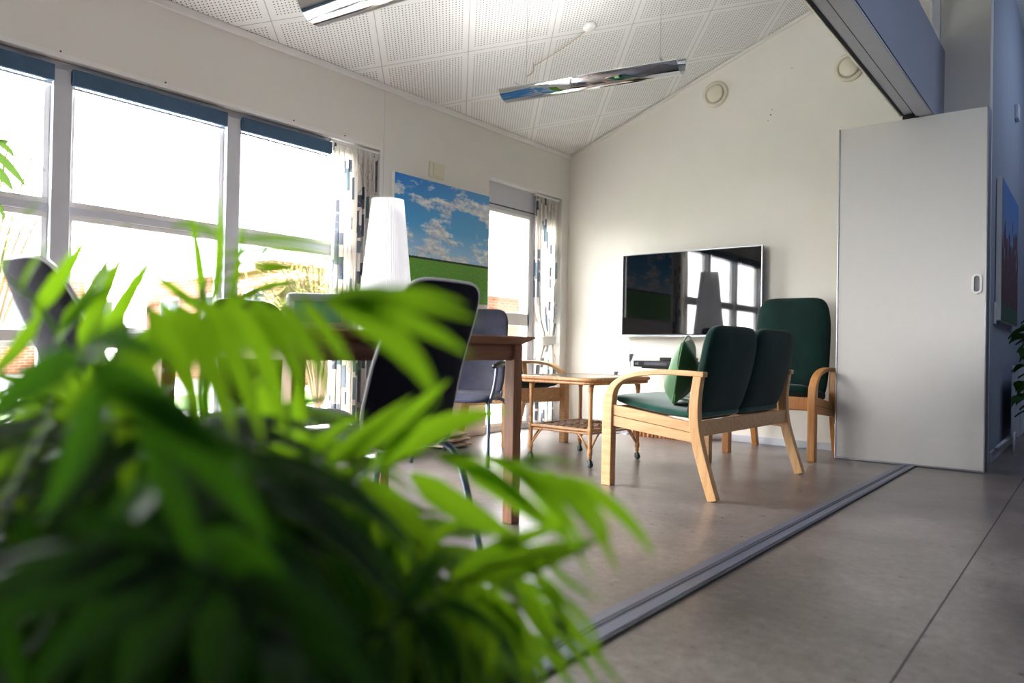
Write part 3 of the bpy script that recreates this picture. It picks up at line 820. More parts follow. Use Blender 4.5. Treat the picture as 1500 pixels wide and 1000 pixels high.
for sx in (-1, 1):
    for sy in (-1, 1):
        x, y = sx * hx, sy * hy
        b = NB(); tube(b, spline([(x - sx * .02, y - sy * .075, .545), (x - sx * .006, y - sy * .035, .538), (x, y - sy * .004, .50), (x, y, .44), (x, y, .30), (x, y, .16), (x, y, .055)], 30), .0135, 10); link('leg', b, M['rattan'], tr, smooth=True)
        for z in (.235, .10, .50):
            b = NB(); lathe(b, [(.0125, z - .022), (.0165, z - .018), (.0165, z + .018), (.0125, z + .022)], (x, y, 0), 12)
            link('cane_binding', b, M['rattan'], tr, smooth=True)
        b = NB(); tube(b, [(x, y, .10), (x - sx * .055, y, .17), (x - sx * .10, y, .222)], .0065, 8); tube(b, [(x, y, .10), (x, y - sy * .055, .17), (x, y - sy * .11, .222)], .0065, 8)
        link('brace', b, M['rattan'], tr, smooth=True)
        b = NB(); lathe(b, [(.012, .04), (.010, .06)], (x, y, 0), 10); box(b, x - .012, x + .012, y - .013, y - .009, .015, .045); box(b, x - .012, x + .012, y + .009, y + .013, .015, .045); c = link('castor', b, M['black'], tr)
        b = NB(); lathe(b, [(.006, -.008), (.019, -.008), (.0205, 0), (.019, .008), (.006, .008)], (x + .004, y, .0206), 20, 'Y'); link('castor_wheel', b, plain('dark_green_wheel', (30, 46, 36), .3), c, smooth=True)
b = NB(); tube(b, rrect(hx + .003, hy + .003, .02, .236), .010, 8, closed=True); tube(b, rrect(hx - .003, hy - .003, .02, .216), .007, 8, closed=True); link('shelf_rim', b, M['rattan'], tr, smooth=True)
b = NB()
for k in range(17):
    x = -hx + .015 + k * (2 * hx - .03) / 16; z = .235 + .003 * (-1) ** k; tube(b, [(x, -hy, z), (x, hy, z)], .0055, 6)
for k in range(14):
    y = -hy + .02 + k * (2 * hy - .04) / 13
    box(b, -hx, hx, y - .010, y + .010, .232 + .004 * (k % 2), .2375 + .004 * (k % 2))
link('woven_shelf', b, M['wicker'], tr)

# dining table
dt = thing('dining_table', 'brown wooden dining table with top beside the navy chairs', 'table', (-2.40, 1.92, 0))
b = NB(); 
x0, x1, y0, y1 = -.49, .49, -.62, .62
vs = []
for z, d in ((.768, .045), (.798, 0.0), (.803, .004)):
    vs.append([b.verts.new(p + (z,)) for p in ((x0 + d, y0 + d), (x1 - d, y0 + d), (x1 - d, y1 - d), (x0 + d, y1 - d))])
b.faces.new(vs[0][::-1]); b.faces.new(vs[-1])
for A, B in zip(vs, vs[1:]):
    for i in range(4): b.faces.new([A[i], A[(i + 1) % 4], B[(i + 1) % 4], B[i]])
link('tabletop', b, M['table'], dt)
for sx in (-1, 1):
    for sy in (-1, 1):
        b = NB(); x, y = sx * .42, sy * .553; box(b, x - .027, x + .027, y - .027, y + .027, 0, .768); link('leg', b, M['tablev'], dt, bevel=.004)
b = NB()
for sx in (-1, 1): box(b, sx * .42 - .012, sx * .42 + .012, -.526, .526, .70, .768)
for sy in (-1, 1): box(b, -.394, .394, sy * .553 - .012, sy * .553 + .012, .70, .768)
link('apron', b, M['table'], dt, bevel=.002)

# things on the table
t = thing('small_monitor', 'grey box shaped monitor with blue screen standing on the dining table', 'monitor', (-2.42, 1.80, .8035), .68)
b = NB(); pad(b, .26, .15, .20, 12, 6, None, 14)
link('case', b, plain('silver_grey_plastic', (150, 158, 160), .4), t, smooth=True)
b = NB(); box(b, -.103, -.099, -.095, .085, .035, .115); o = link('screen', b, plain('blue_screen', (48, 112, 148), .12), t, bevel=.002)
for v in []: pass
t.rotation_euler = (0, 0, .68 + PI / 2)
t = thing('vacuum_flask', 'small white vacuum flask beside the floor lamp shade on the table', 'flask', (-2.60, 2.36, .8035))
b = NB(); lathe(b, [(.038, 0), (.040, .01), (.040, .12), (.030, .145), (.022, .155), (.022, .165)], (0, 0, 0), 24); link('body', b, M['white'], t, smooth=True)
b = NB(); lathe(b, [(.026, .165), (.030, .172), (.030, .195), (.024, .2)], (0, 0, 0), 24); box(b, -.01, .01, .02, .055, .176, .192); link('lid', b, M['white'], t, smooth=True)
t = thing('white_box', 'white upright box with small beige square on the table by the lamp', 'box', (-2.32, 2.08, .8035), .68)
b = NB(); box(b, -.052, .052, -.05, .05, 0, .12); link('body', b, M['white'], t, bevel=.004)
b = NB(); box(b, -.004, .036, -.0515, -.050, .06, .095); f = link('square_panel', b, M['cream'], t); b = NB(); box(b, .010, .022, -.053, -.0515, .071, .083); link('button', b, M['stalk'], f)

# floor lamp
t = thing('floor_lamp', 'tall white pleated cone lampshade on a floor lamp before the curtain', 'lamp', (-3.80, 3.34, 0))
b = NB(); n = 144
for (za, ra), (zb, rb) in (((.86, .195), (1.745, .105)),):
    A, B = [], []
    for k in range(n):
        a = 2 * PI * k / n; q = 1 + (.028 if k % 2 else -.028)
        A.append(b.verts.new((ra * q * math.cos(a), ra * q * math.sin(a), za + (.004 if k % 2 else 0)))); B.append(b.verts.new((rb * q * math.cos(a), rb * q * math.sin(a), zb + (.006 if k % 2 else -.003))))
    for k in range(n): b.faces.new([A[k], A[(k + 1) % n], B[(k + 1) % n], B[k]])
link('lamp_shade', b, M['shade'], t)
b = NB(); lathe(b, [(.15, 0), (.15, .015), (.02, .03), (.012, .04)], (0, 0, 0), 32); link('base', b, M['steel'], t, smooth=True)
b = NB(); tube(b, [(0, 0, .03), (0, 0, 1.66)], .011, 10); 
for a in (0, 2.09, 4.19): tube(b, [(0, 0, 1.66), (.10 * math.cos(a), .10 * math.sin(a), 1.70)], .003, 6)
link('pole', b, M['steel'], t, smooth=True)
b = NB(); lathe(b, [(.0, 1.30), (.03, 1.31), (.045, 1.36), (.03, 1.41), (.0, 1.42)], (0, 0, 0), 20); link('bulb', b, M['white'], t, smooth=True)

# ---- navy conference chairs.  local: faces +x, origin at floor centre
def conf_chair(label, loc, rz, arms=False, lean=.17, shiny=False, top=.965):
    t = thing('conference_chair', label, 'chair', loc, rz, 'navy conference chairs')
    H = top - .41
    fab = M['navylit'] if shiny else M['navy']
    def wb(q):
        f = q.z / H
        w = 1.0 - .16 * max(0, f - .25) ** 1.3 - .02 * (1 - f)
        c = .03 * (2 * q.y / .44) ** 2
        lumb = .02 * math.sin(PI * f * 1.3)
        return V((-.19 - lean * f + q.x + c + lumb, q.y * w, .41 + q.z))
    b = NB(); pad(b, .44, H, .042, 5.5, 3.0, wb, 20); bk = link('backrest', b, fab, t, smooth=True)
    b = NB(); P = []
    for k in range(56):
        a = 2 * PI * k / 56; cx, cz = math.cos(a), math.sin(a); e = 2 / 5.5
        y = .22 * math.copysign(abs(cx) ** e, cx); z = H / 2 + H / 2 * math.copysign(abs(cz) ** e, cz)
        P.append(wb(V((-.004, y * .998, z * .998))))
    tube(b, P, .0055, 6, closed=True); link('piping', b, M['white'] if not arms else M['black'], bk, smooth=True)  # on chairs without arms the white tube paints in an edge highlight
    def ws(q):
        f = q.z / .46
        return V((-.20 + q.z, q.y * (.94 + .08 * f), .44 + q.x - .03 * max(0, f - .75) / .25 - .012 * math.sin(PI * f)))
    b = NB(); pad(b, .46, .46, .06, 6, 2.6, ws, 16); link('seat', b, fab, t, smooth=True)
    for s in (-1, 1):
        b = NB(); tube(b, spline([(.14, s * .20, .415), (.20, s * .235, .39), (.235, s * .25, .30), (.275, s * .262, .0)], 18), .0125, 10); link('leg', b, M['tube'], t, smooth=True)
        b = NB(); tube(b, spline([(-.08, s * .20, .415), (-.17, s * .225, .39), (-.215, s * .24, .30), (-.30, s * .255, .0)], 18), .0125, 10); link('leg', b, M['tube'], t, smooth=True)
        b = NB(); tube(b, [(.15, s * .20, .413), (-.10, s * .20, .413)], .011, 8); tube(b, spline([(-.10, s * .20, .413), (-.165, s * .205, .425), (-.185, s * .20, .47)], 10), .010, 8); link('side_tube', b, M['tube'], t, smooth=True)
        if arms:
            b = NB(); tube(b, spline([(.17, s * .235, .40), (.16, s * .262, .52), (.14, s * .268, .63)], 12), .012, 8); link('arm_post', b, M['tube'], t, smooth=True)
            b = NB(); tube(b, spline([(-.22, s * .245, .655), (-.10, s * .265, .655), (.08, s * .270, .65), (.19, s * .262, .635)], 16), [.014 + .006 * math.sin(PI * k / 16) for k in range(17)], 10); link('armrest', b, M['black'], t, smooth=True)
    b = NB(); tube(b, [(.12, -.20, .405), (.12, .20, .405)], .010, 8); tube(b, [(-.10, -.20, .405), (-.10, .20, .405)], .010, 8); link('cross_bar', b, M['tube'], t, smooth=True)
    return t
M['navylit'] = fabric('window_lit_navy_fabric', (62, 64, 84), .38, .1)  # navy fabric made paler: glancing window light painted into the colour
conf_chair('navy conference chair with white painted edge highlight seen from behind near the table', (-1.99, 1.70, 0), PI + .04, lean=.15)
conf_chair('navy conference chair with armrests, painted pale for window light, beyond the table end, in front of the low armchair', (-3.34, 3.65, 0), -1.18, arms=True, shiny=True, top=1.03)
conf_chair('navy conference chair at the left table end, its back leaning left above the palm', (-2.22, 1.05, 0), PI / 2 + .0)
conf_chair('navy conference chair on the window side of the table, mostly behind palm leaves', (-2.93, 1.98, 0), 0.0)
# flat stone coloured footstool beyond chair
t = thing('floor_cushion', 'flat stack of beige seat pads on the floor under the landscape print', 'floor cushion', (-3.90, 4.02, 0), .1)
for k in range(3):
    b = NB(); pad(b, .36 - .02 * k, .38 - .02 * k, .040, 6, 2.4, lambda q, k=k: V((q.z - .19, q.y, .021 + k * .038 + q.x)), 12); link('pad', b, M['stone'], t, smooth=True)

# ================================================================== plants
def leaflet(b, base, d, L, w, across, droop, uvl, n=7, fold=.25, curl=0.0):
    d = d.normalized(); across = (across - d * across.dot(d)).normalized(); up = across.cross(d)
    prev = None
    for i in range(n + 1):
        t = i / n
        p = base + d * (L * t) + V((0, 0, -1)) * (droop * L * t * t) + across * (curl * L * t * t)
        ww = w * (min(1, t / .22) ** .7 if t < .22 else 1) * (1 - max(0, (t - .45) / .55) ** 1.6) * .5 + .0006
        a = across * ww; f = up * (ww * fold)
        r = [b.verts.new(p - a + f), b.verts.new(p), b.verts.new(p + a + f)]
        if prev:
            for k in (0, 1):
                fc = b.faces.new([prev[k], prev[k + 1], r[k + 1], r[k]]); fc.material_index = 0
                for lp, uvv in zip(fc.loops, ((k / 2, (i - 1) / n), ((k + 1) / 2, (i - 1) / n), ((k + 1) / 2, t), (k / 2, t))): lp[uvl].uv = uvv
        prev = r
def frond(parent, pts, n, L, w, face, droop=.25, ang=50, start=.25, mat='palm', stem=.0045, seed=0, sides=(1, -1), tipL=.5):
    """a feather shaped palm leaf; face = the direction the leaf blade faces"""
    rnd = random.Random(seed)
    S = spline(pts, 40); b = NB(); uvl = b.loops.layers.uv.new('UVMap')
    F = V(face).normalized()
    for i in range(n):
        for s in sides:
            u = start + (1 - start) * (i + (.35 if s > 0 else .0)) / n
            k = min(39, int(u * 40)); fr = u * 40 - k
            p = S[k].lerp(S[k + 1], fr); T = (S[k + 1] - S[k]).normalized()
            side = T.cross(F).normalized() * s
            v = (u - start) / (1 - start)
            a = math.radians(ang * (1.15 - .6 * v) + rnd.uniform(-7, 7))
            d = T * math.cos(a) + side * math.sin(a) + F * rnd.uniform(-.04, .2)
            ll = L * (.62 + .75 * math.sin(PI * min(1, v * .8 + .15)) - (1 - tipL) * .5 * v) * rnd.uniform(.88, 1.08)
            ac = d.cross(F); 
            leaflet(b, p, d, ll, w * rnd.uniform(.8, 1.1) * (.8 + .3 * math.sin(PI * v)), ac, droop * rnd.uniform(.7, 1.3), uvl)
    for s in (-.25, .25):
        T = (S[-1] - S[-3]).normalized(); leaflet(b, S[-1], T + T.cross(F) * s, L * tipL * 1.2, w * .8, T.cross(F), droop, uvl)
    tube(b, S, [stem * (1 - .7 * i / 40) for i in range(41)], 7)
    me_o = link('frond', b, M[mat], parent, smooth=True)
    return me_o

def spray(parent, stem, leaves, mat='palm', r=.004, seed=1, n=10, name='frond'):
    # a frond given by its stem and by base, middle, tip and width of each leaflet
    rnd = random.Random(seed); b = NB(); uvl = b.loops.layers.uv.new('UVMap')
    for B_, Mi, Tp, w in leaves:
        B_, Mi, Tp = V(B_), V(Mi), V(Tp); Q = Mi * 2 - (B_ + Tp) / 2
        F = V((.6 + rnd.uniform(-.3, .3), -.75 + rnd.uniform(-.3, .3), .3 + rnd.uniform(-.3, .3))).normalized(); pr = None
        for i in range(n + 1):
            t = i / n; p = B_ * (1 - t) ** 2 + Q * 2 * t * (1 - t) + Tp * t * t
            d = ((Q - B_) * (1 - t) + (Tp - Q) * t).normalized(); a = d.cross(F).normalized(); up = a.cross(d)
            ww = w * .5 * (min(1, t / .25 + .15)) ** .8 * (1 - max(0, (t - .4) / .6) ** 1.7) + .0004
            row = [b.verts.new(p - a * ww + up * ww * .3), b.verts.new(p), b.verts.new(p + a * ww + up * ww * .3)]
            if pr:
                for k in (0, 1):
                    fc = b.faces.new([pr[k], pr[k + 1], row[k + 1], row[k]])
                    for lp, uvv in zip(fc.loops, ((k / 2, (i - 1) / n), ((k + 1) / 2, (i - 1) / n), ((k + 1) / 2, t), (k / 2, t))): lp[uvl].uv = uvv
            pr = row
    if stem: tube(b, spline(stem, 40), [r * (1 - .6 * i / 40) for i in range(41)], 7)
    return link(name, b, M[mat], parent, smooth=True)

PALM = V((-.94, .46, 0))
palm = thing('potted_palm', 'lush green potted palm filling the lower left foreground', 'plant', tuple(PALM))
b = NB(); lathe(b, [(.0, 0), (.12, 0), (.125, .01), (.155, .20), (.162, .205), (.162, .225), (.148, .225), (.146, .20), (.0, .195)], (0, 0, 0), 40); link('pot', b, M['clay'], palm, smooth=True)
b = NB(); lathe(b, [(.0, .205), (.08, .210), (.143, .203)], (0, 0, 0), 30); link('soil', b, M['soil'], palm, smooth=True)
def PL(p): return V(p) - PALM
spray(palm, [PL((-0.94, 0.46, 0.2)), PL((-0.768, 0.489, 0.464)), PL((-0.663, 0.496, 0.571)), PL((-0.567, 0.508, 0.629)), PL((-0.48, 0.526, 0.648)), PL((-0.401, 0.552, 0.641))], [
    (PL((-0.575, 0.501, 0.628)), PL((-0.519, 0.527, 0.668)), PL((-0.452, 0.561, 0.689)), 0.0266),
    (PL((-0.55, 0.522, 0.62)), PL((-0.496, 0.547, 0.586)), PL((-0.438, 0.574, 0.559)), 0.0266),
    (PL((-0.484, 0.523, 0.639)), PL((-0.435, 0.544, 0.61)), PL((-0.379, 0.57, 0.569)), 0.0208),
    (PL((-0.501, 0.509, 0.644)), PL((-0.45, 0.532, 0.627)), PL((-0.4, 0.553, 0.586)), 0.0163),
    (PL((-0.467, 0.537, 0.643)), PL((-0.415, 0.56, 0.62)), PL((-0.369, 0.578, 0.56)), 0.0148),
    (PL((-0.455, 0.547, 0.643)), PL((-0.409, 0.565, 0.602)), PL((-0.366, 0.581, 0.536)), 0.0104),
    (PL((-0.416, 0.54, 0.64)), PL((-0.367, 0.56, 0.604)), PL((-0.332, 0.57, 0.551)), 0.0142),
    (PL((-0.401, 0.552, 0.638)), PL((-0.358, 0.568, 0.606)), PL((-0.34, 0.563, 0.576)), 0.0085),
    (PL((-0.388, 0.562, 0.633)), PL((-0.341, 0.581, 0.605)), PL((-0.308, 0.589, 0.568)), 0.0135),
    (PL((-0.422, 0.535, 0.646)), PL((-0.392, 0.539, 0.65)), PL((-0.36, 0.546, 0.647)), 0.0085),
    (PL((-0.589, 0.49, 0.615)), PL((-0.54, 0.511, 0.577)), PL((-0.502, 0.523, 0.534)), 0.0235),
    (PL((-0.646, 0.509, 0.587)), PL((-0.599, 0.528, 0.535)), PL((-0.565, 0.537, 0.483)), 0.0251),
    (PL((-0.663, 0.496, 0.571)), PL((-0.712, 0.469, 0.572)), PL((-0.763, 0.441, 0.546)), 0.0217),
    (PL((-0.584, 0.495, 0.622)), PL((-0.546, 0.506, 0.659)), PL((-0.509, 0.516, 0.695)), 0.0094)], 'palm', seed=0)
spray(palm, [PL((-0.94, 0.46, 0.2)), PL((-0.734, 0.505, 0.389)), PL((-0.595, 0.526, 0.479)), PL((-0.476, 0.544, 0.53)), PL((-0.412, 0.57, 0.555)), PL((-0.362, 0.584, 0.573))], [
    (PL((-0.481, 0.54, 0.524)), PL((-0.425, 0.566, 0.546)), PL((-0.366, 0.593, 0.572)), 0.0301),
    (PL((-0.497, 0.527, 0.521)), PL((-0.446, 0.549, 0.56)), PL((-0.391, 0.573, 0.584)), 0.0181),
    (PL((-0.45, 0.565, 0.527)), PL((-0.417, 0.573, 0.495)), PL((-0.394, 0.573, 0.436)), 0.0120),
    (PL((-0.465, 0.553, 0.522)), PL((-0.435, 0.559, 0.474)), PL((-0.405, 0.564, 0.429)), 0.0105),
    (PL((-0.421, 0.563, 0.529)), PL((-0.378, 0.579, 0.483)), PL((-0.339, 0.591, 0.443)), 0.0095),
    (PL((-0.476, 0.544, 0.521)), PL((-0.455, 0.542, 0.48)), PL((-0.449, 0.528, 0.435)), 0.0165),
    (PL((-0.486, 0.536, 0.521)), PL((-0.471, 0.529, 0.493)), PL((-0.452, 0.525, 0.467)), 0.0211),
    (PL((-0.502, 0.523, 0.517)), PL((-0.482, 0.52, 0.493)), PL((-0.464, 0.516, 0.455)), 0.0181),
    (PL((-0.561, 0.553, 0.493)), PL((-0.538, 0.553, 0.449)), PL((-0.527, 0.543, 0.399)), 0.0179),
    (PL((-0.572, 0.544, 0.488)), PL((-0.585, 0.548, 0.431)), PL((-0.603, 0.546, 0.375)), 0.0212),
    (PL((-0.595, 0.526, 0.479)), PL((-0.619, 0.52, 0.431)), PL((-0.644, 0.514, 0.374)), 0.0212),
    (PL((-0.481, 0.54, 0.515)), PL((-0.43, 0.563, 0.475)), PL((-0.38, 0.584, 0.43)), 0.0075),
    (PL((-0.412, 0.57, 0.552)), PL((-0.388, 0.57, 0.534)), PL((-0.355, 0.577, 0.521)), 0.0066),
    (PL((-0.455, 0.561, 0.535)), PL((-0.415, 0.574, 0.527)), PL((-0.385, 0.579, 0.501)), 0.0068),
    (PL((-0.427, 0.558, 0.529)), PL((-0.378, 0.579, 0.502)), PL((-0.354, 0.578, 0.464)), 0.0073),
    (PL((-0.444, 0.57, 0.516)), PL((-0.414, 0.575, 0.475)), PL((-0.38, 0.584, 0.446)), 0.0075),
    (PL((-0.465, 0.553, 0.508)), PL((-0.435, 0.559, 0.461)), PL((-0.42, 0.552, 0.422)), 0.0090),
    (PL((-0.496, 0.528, 0.501)), PL((-0.508, 0.532, 0.456)), PL((-0.531, 0.527, 0.411)), 0.0135),
    (PL((-0.432, 0.553, 0.548)), PL((-0.398, 0.562, 0.521)), PL((-0.374, 0.563, 0.47)), 0.0073),
    (PL((-0.595, 0.526, 0.486)), PL((-0.55, 0.542, 0.542)), PL((-0.502, 0.561, 0.575)), 0.0196),
    (PL((-0.628, 0.499, 0.463)), PL((-0.583, 0.515, 0.527)), PL((-0.54, 0.531, 0.574)), 0.0212)], 'palm', seed=1)
spray(palm, [PL((-0.94, 0.46, 0.2)), PL((-0.882, 0.45, 0.415)), PL((-0.9, 0.381, 0.589)), PL((-0.889, 0.337, 0.703)), PL((-0.903, 0.299, 0.785)), PL((-0.938, 0.271, 0.822))], [
    (PL((-0.909, 0.295, 0.778)), PL((-0.867, 0.309, 0.822)), PL((-0.825, 0.323, 0.874)), 0.0167),
    (PL((-0.891, 0.31, 0.748)), PL((-0.841, 0.33, 0.808)), PL((-0.798, 0.345, 0.876)), 0.0226),
    (PL((-0.891, 0.336, 0.734)), PL((-0.856, 0.344, 0.794)), PL((-0.816, 0.356, 0.861)), 0.0240),
    (PL((-0.886, 0.34, 0.703)), PL((-0.839, 0.358, 0.787)), PL((-0.792, 0.375, 0.852)), 0.0223),
    (PL((-0.921, 0.285, 0.8)), PL((-0.892, 0.288, 0.829)), PL((-0.86, 0.295, 0.855)), 0.0117),
    (PL((-0.877, 0.348, 0.673)), PL((-0.809, 0.382, 0.736)), PL((-0.737, 0.421, 0.774)), 0.0257),
    (PL((-0.883, 0.342, 0.688)), PL((-0.821, 0.373, 0.75)), PL((-0.754, 0.407, 0.788)), 0.0223),
    (PL((-0.938, 0.271, 0.814)), PL((-0.91, 0.274, 0.857)), PL((-0.87, 0.286, 0.899)), 0.0117),
    (PL((-0.903, 0.3, 0.778)), PL((-0.937, 0.285, 0.732)), PL((-0.979, 0.265, 0.701)), 0.0201),
    (PL((-0.901, 0.327, 0.733)), PL((-0.936, 0.313, 0.686)), PL((-0.984, 0.288, 0.637)), 0.0240),
    (PL((-0.913, 0.37, 0.637)), PL((-0.955, 0.35, 0.586)), PL((-0.991, 0.335, 0.518)), 0.0252),
    (PL((-0.885, 0.314, 0.763)), PL((-0.846, 0.326, 0.793)), PL((-0.805, 0.34, 0.807)), 0.0150)], 'palm', seed=2)
spray(palm, [PL((-0.94, 0.46, 0.2)), PL((-0.929, 0.54, 0.379)), PL((-0.927, 0.514, 0.615)), PL((-0.906, 0.49, 0.734)), PL((-0.904, 0.491, 0.814))], [
    (PL((-0.907, 0.489, 0.796)), PL((-0.922, 0.488, 0.859)), PL((-0.943, 0.484, 0.934)), 0.0149),
    (PL((-0.899, 0.496, 0.796)), PL((-0.878, 0.492, 0.866)), PL((-0.866, 0.482, 0.936)), 0.0119),
    (PL((-0.883, 0.508, 0.797)), PL((-0.858, 0.508, 0.857)), PL((-0.841, 0.502, 0.924)), 0.0109),
    (PL((-0.903, 0.492, 0.787)), PL((-0.951, 0.465, 0.823)), PL((-0.986, 0.45, 0.841)), 0.0119),
    (PL((-0.893, 0.5, 0.788)), PL((-0.838, 0.525, 0.819)), PL((-0.785, 0.548, 0.831)), 0.0139),
    (PL((-0.9, 0.495, 0.752)), PL((-0.858, 0.509, 0.779)), PL((-0.798, 0.538, 0.792)), 0.0159),
    (PL((-0.903, 0.493, 0.734)), PL((-0.937, 0.478, 0.769)), PL((-0.975, 0.459, 0.805)), 0.0199)], 'palm', seed=3)
spray(palm, [PL((-0.94, 0.46, 0.2)), PL((-0.837, 0.485, 0.5)), PL((-0.81, 0.44, 0.672)), PL((-0.789, 0.417, 0.79)), PL((-0.771, 0.431, 0.828)), PL((-0.756, 0.443, 0.84))], [
    (PL((-0.771, 0.431, 0.847)), PL((-0.699, 0.47, 0.854)), PL((-0.636, 0.501, 0.84)), 0.0094),
    (PL((-0.762, 0.438, 0.838)), PL((-0.704, 0.465, 0.837)), PL((-0.65, 0.49, 0.826)), 0.0077),
    (PL((-0.777, 0.426, 0.814)), PL((-0.71, 0.461, 0.831)), PL((-0.65, 0.49, 0.83)), 0.0094),
    (PL((-0.757, 0.442, 0.865)), PL((-0.699, 0.469, 0.866)), PL((-0.639, 0.499, 0.856)), 0.0077),
    (PL((-0.766, 0.435, 0.867)), PL((-0.805, 0.416, 0.883)), PL((-0.833, 0.406, 0.88)), 0.0069)], 'palm', seed=4)
spray(palm, [PL((-0.94, 0.46, 0.2)), PL((-0.769, 0.308, 0.534)), PL((-0.701, 0.284, 0.688)), PL((-0.637, 0.283, 0.773)), PL((-0.577, 0.305, 0.789)), PL((-0.516, 0.329, 0.79)), PL((-0.453, 0.354, 0.785))], [
    (PL((-0.63, 0.288, 0.779)), PL((-0.595, 0.298, 0.739)), PL((-0.562, 0.306, 0.674)), 0.0220),
    (PL((-0.592, 0.293, 0.783)), PL((-0.558, 0.302, 0.74)), PL((-0.525, 0.31, 0.677)), 0.0213),
    (PL((-0.576, 0.306, 0.787)), PL((-0.539, 0.317, 0.741)), PL((-0.508, 0.324, 0.672)), 0.0201),
    (PL((-0.56, 0.319, 0.788)), PL((-0.522, 0.331, 0.741)), PL((-0.494, 0.335, 0.678)), 0.0188),
    (PL((-0.525, 0.321, 0.788)), PL((-0.49, 0.331, 0.747)), PL((-0.462, 0.335, 0.696)), 0.0170),
    (PL((-0.509, 0.334, 0.788)), PL((-0.478, 0.341, 0.753)), PL((-0.448, 0.346, 0.707)), 0.0145),
    (PL((-0.495, 0.346, 0.787)), PL((-0.465, 0.351, 0.758)), PL((-0.437, 0.355, 0.73)), 0.0121),
    (PL((-0.465, 0.344, 0.785)), PL((-0.409, 0.37, 0.754)), PL((-0.374, 0.38, 0.71)), 0.0211),
    (PL((-0.457, 0.35, 0.785)), PL((-0.401, 0.376, 0.769)), PL((-0.355, 0.394, 0.744)), 0.0140),
    (PL((-0.453, 0.354, 0.785)), PL((-0.402, 0.376, 0.79)), PL((-0.358, 0.392, 0.78)), 0.0094),
    (PL((-0.461, 0.347, 0.787)), PL((-0.425, 0.357, 0.792)), PL((-0.394, 0.362, 0.79)), 0.0082),
    (PL((-0.453, 0.354, 0.784)), PL((-0.397, 0.379, 0.78)), PL((-0.35, 0.398, 0.769)), 0.0099),
    (PL((-0.512, 0.332, 0.79)), PL((-0.478, 0.34, 0.795)), PL((-0.433, 0.357, 0.792)), 0.0085),
    (PL((-0.646, 0.276, 0.756)), PL((-0.608, 0.288, 0.694)), PL((-0.583, 0.289, 0.63)), 0.0233),
    (PL((-0.652, 0.271, 0.738)), PL((-0.625, 0.275, 0.671)), PL((-0.613, 0.266, 0.607)), 0.0233),
    (PL((-0.641, 0.279, 0.767)), PL((-0.679, 0.262, 0.738)), PL((-0.722, 0.241, 0.725)), 0.0220),
    (PL((-0.65, 0.273, 0.738)), PL((-0.688, 0.256, 0.69)), PL((-0.731, 0.234, 0.665)), 0.0220)], 'palm', seed=5)
spray(palm, [PL((-0.94, 0.46, 0.2)), PL((-0.79, 0.459, 0.451)), PL((-0.704, 0.463, 0.559)), PL((-0.664, 0.469, 0.615)), PL((-0.625, 0.474, 0.64))], [
    (PL((-0.614, 0.483, 0.632)), PL((-0.559, 0.508, 0.672)), PL((-0.506, 0.53, 0.718)), 0.0191),
    (PL((-0.648, 0.482, 0.616)), PL((-0.601, 0.499, 0.655)), PL((-0.549, 0.521, 0.701)), 0.0196),
    (PL((-0.675, 0.46, 0.608)), PL((-0.635, 0.473, 0.647)), PL((-0.587, 0.491, 0.683)), 0.0163),
    (PL((-0.704, 0.463, 0.574)), PL((-0.662, 0.476, 0.607)), PL((-0.61, 0.499, 0.618)), 0.0201),
    (PL((-0.669, 0.464, 0.608)), PL((-0.696, 0.455, 0.665)), PL((-0.716, 0.451, 0.708)), 0.0212),
    (PL((-0.664, 0.469, 0.615)), PL((-0.673, 0.474, 0.665)), PL((-0.687, 0.474, 0.709)), 0.0179),
    (PL((-0.709, 0.458, 0.559)), PL((-0.742, 0.444, 0.601)), PL((-0.764, 0.439, 0.645)), 0.0217),
    (PL((-0.698, 0.467, 0.574)), PL((-0.633, 0.5, 0.564)), PL((-0.587, 0.519, 0.525)), 0.0217)], 'palm', seed=6)
spray(palm, [PL((-0.94, 0.46, 0.2)), PL((-0.482, 0.283, 0.47)), PL((-0.438, 0.24, 0.596)), PL((-0.442, 0.21, 0.693)), PL((-0.456, 0.172, 0.742))], [
    (PL((-0.453, 0.175, 0.738)), PL((-0.404, 0.195, 0.713)), PL((-0.349, 0.221, 0.682)), 0.0219),
    (PL((-0.44, 0.185, 0.726)), PL((-0.386, 0.21, 0.69)), PL((-0.343, 0.226, 0.642)), 0.0237),
    (PL((-0.448, 0.205, 0.705)), PL((-0.417, 0.211, 0.663)), PL((-0.39, 0.214, 0.617)), 0.0230),
    (PL((-0.446, 0.18, 0.726)), PL((-0.466, 0.178, 0.685)), PL((-0.496, 0.167, 0.642)), 0.0228),
    (PL((-0.456, 0.173, 0.738)), PL((-0.488, 0.159, 0.725)), PL((-0.528, 0.14, 0.691)), 0.0219),
    (PL((-0.435, 0.216, 0.668)), PL((-0.468, 0.203, 0.641)), PL((-0.501, 0.189, 0.595)), 0.0248),
    (PL((-0.444, 0.234, 0.622)), PL((-0.404, 0.248, 0.619)), PL((-0.362, 0.263, 0.592)), 0.0240),
    (PL((-0.456, 0.172, 0.742)), PL((-0.422, 0.18, 0.75)), PL((-0.383, 0.192, 0.736)), 0.0149)], 'palmmid', seed=7)
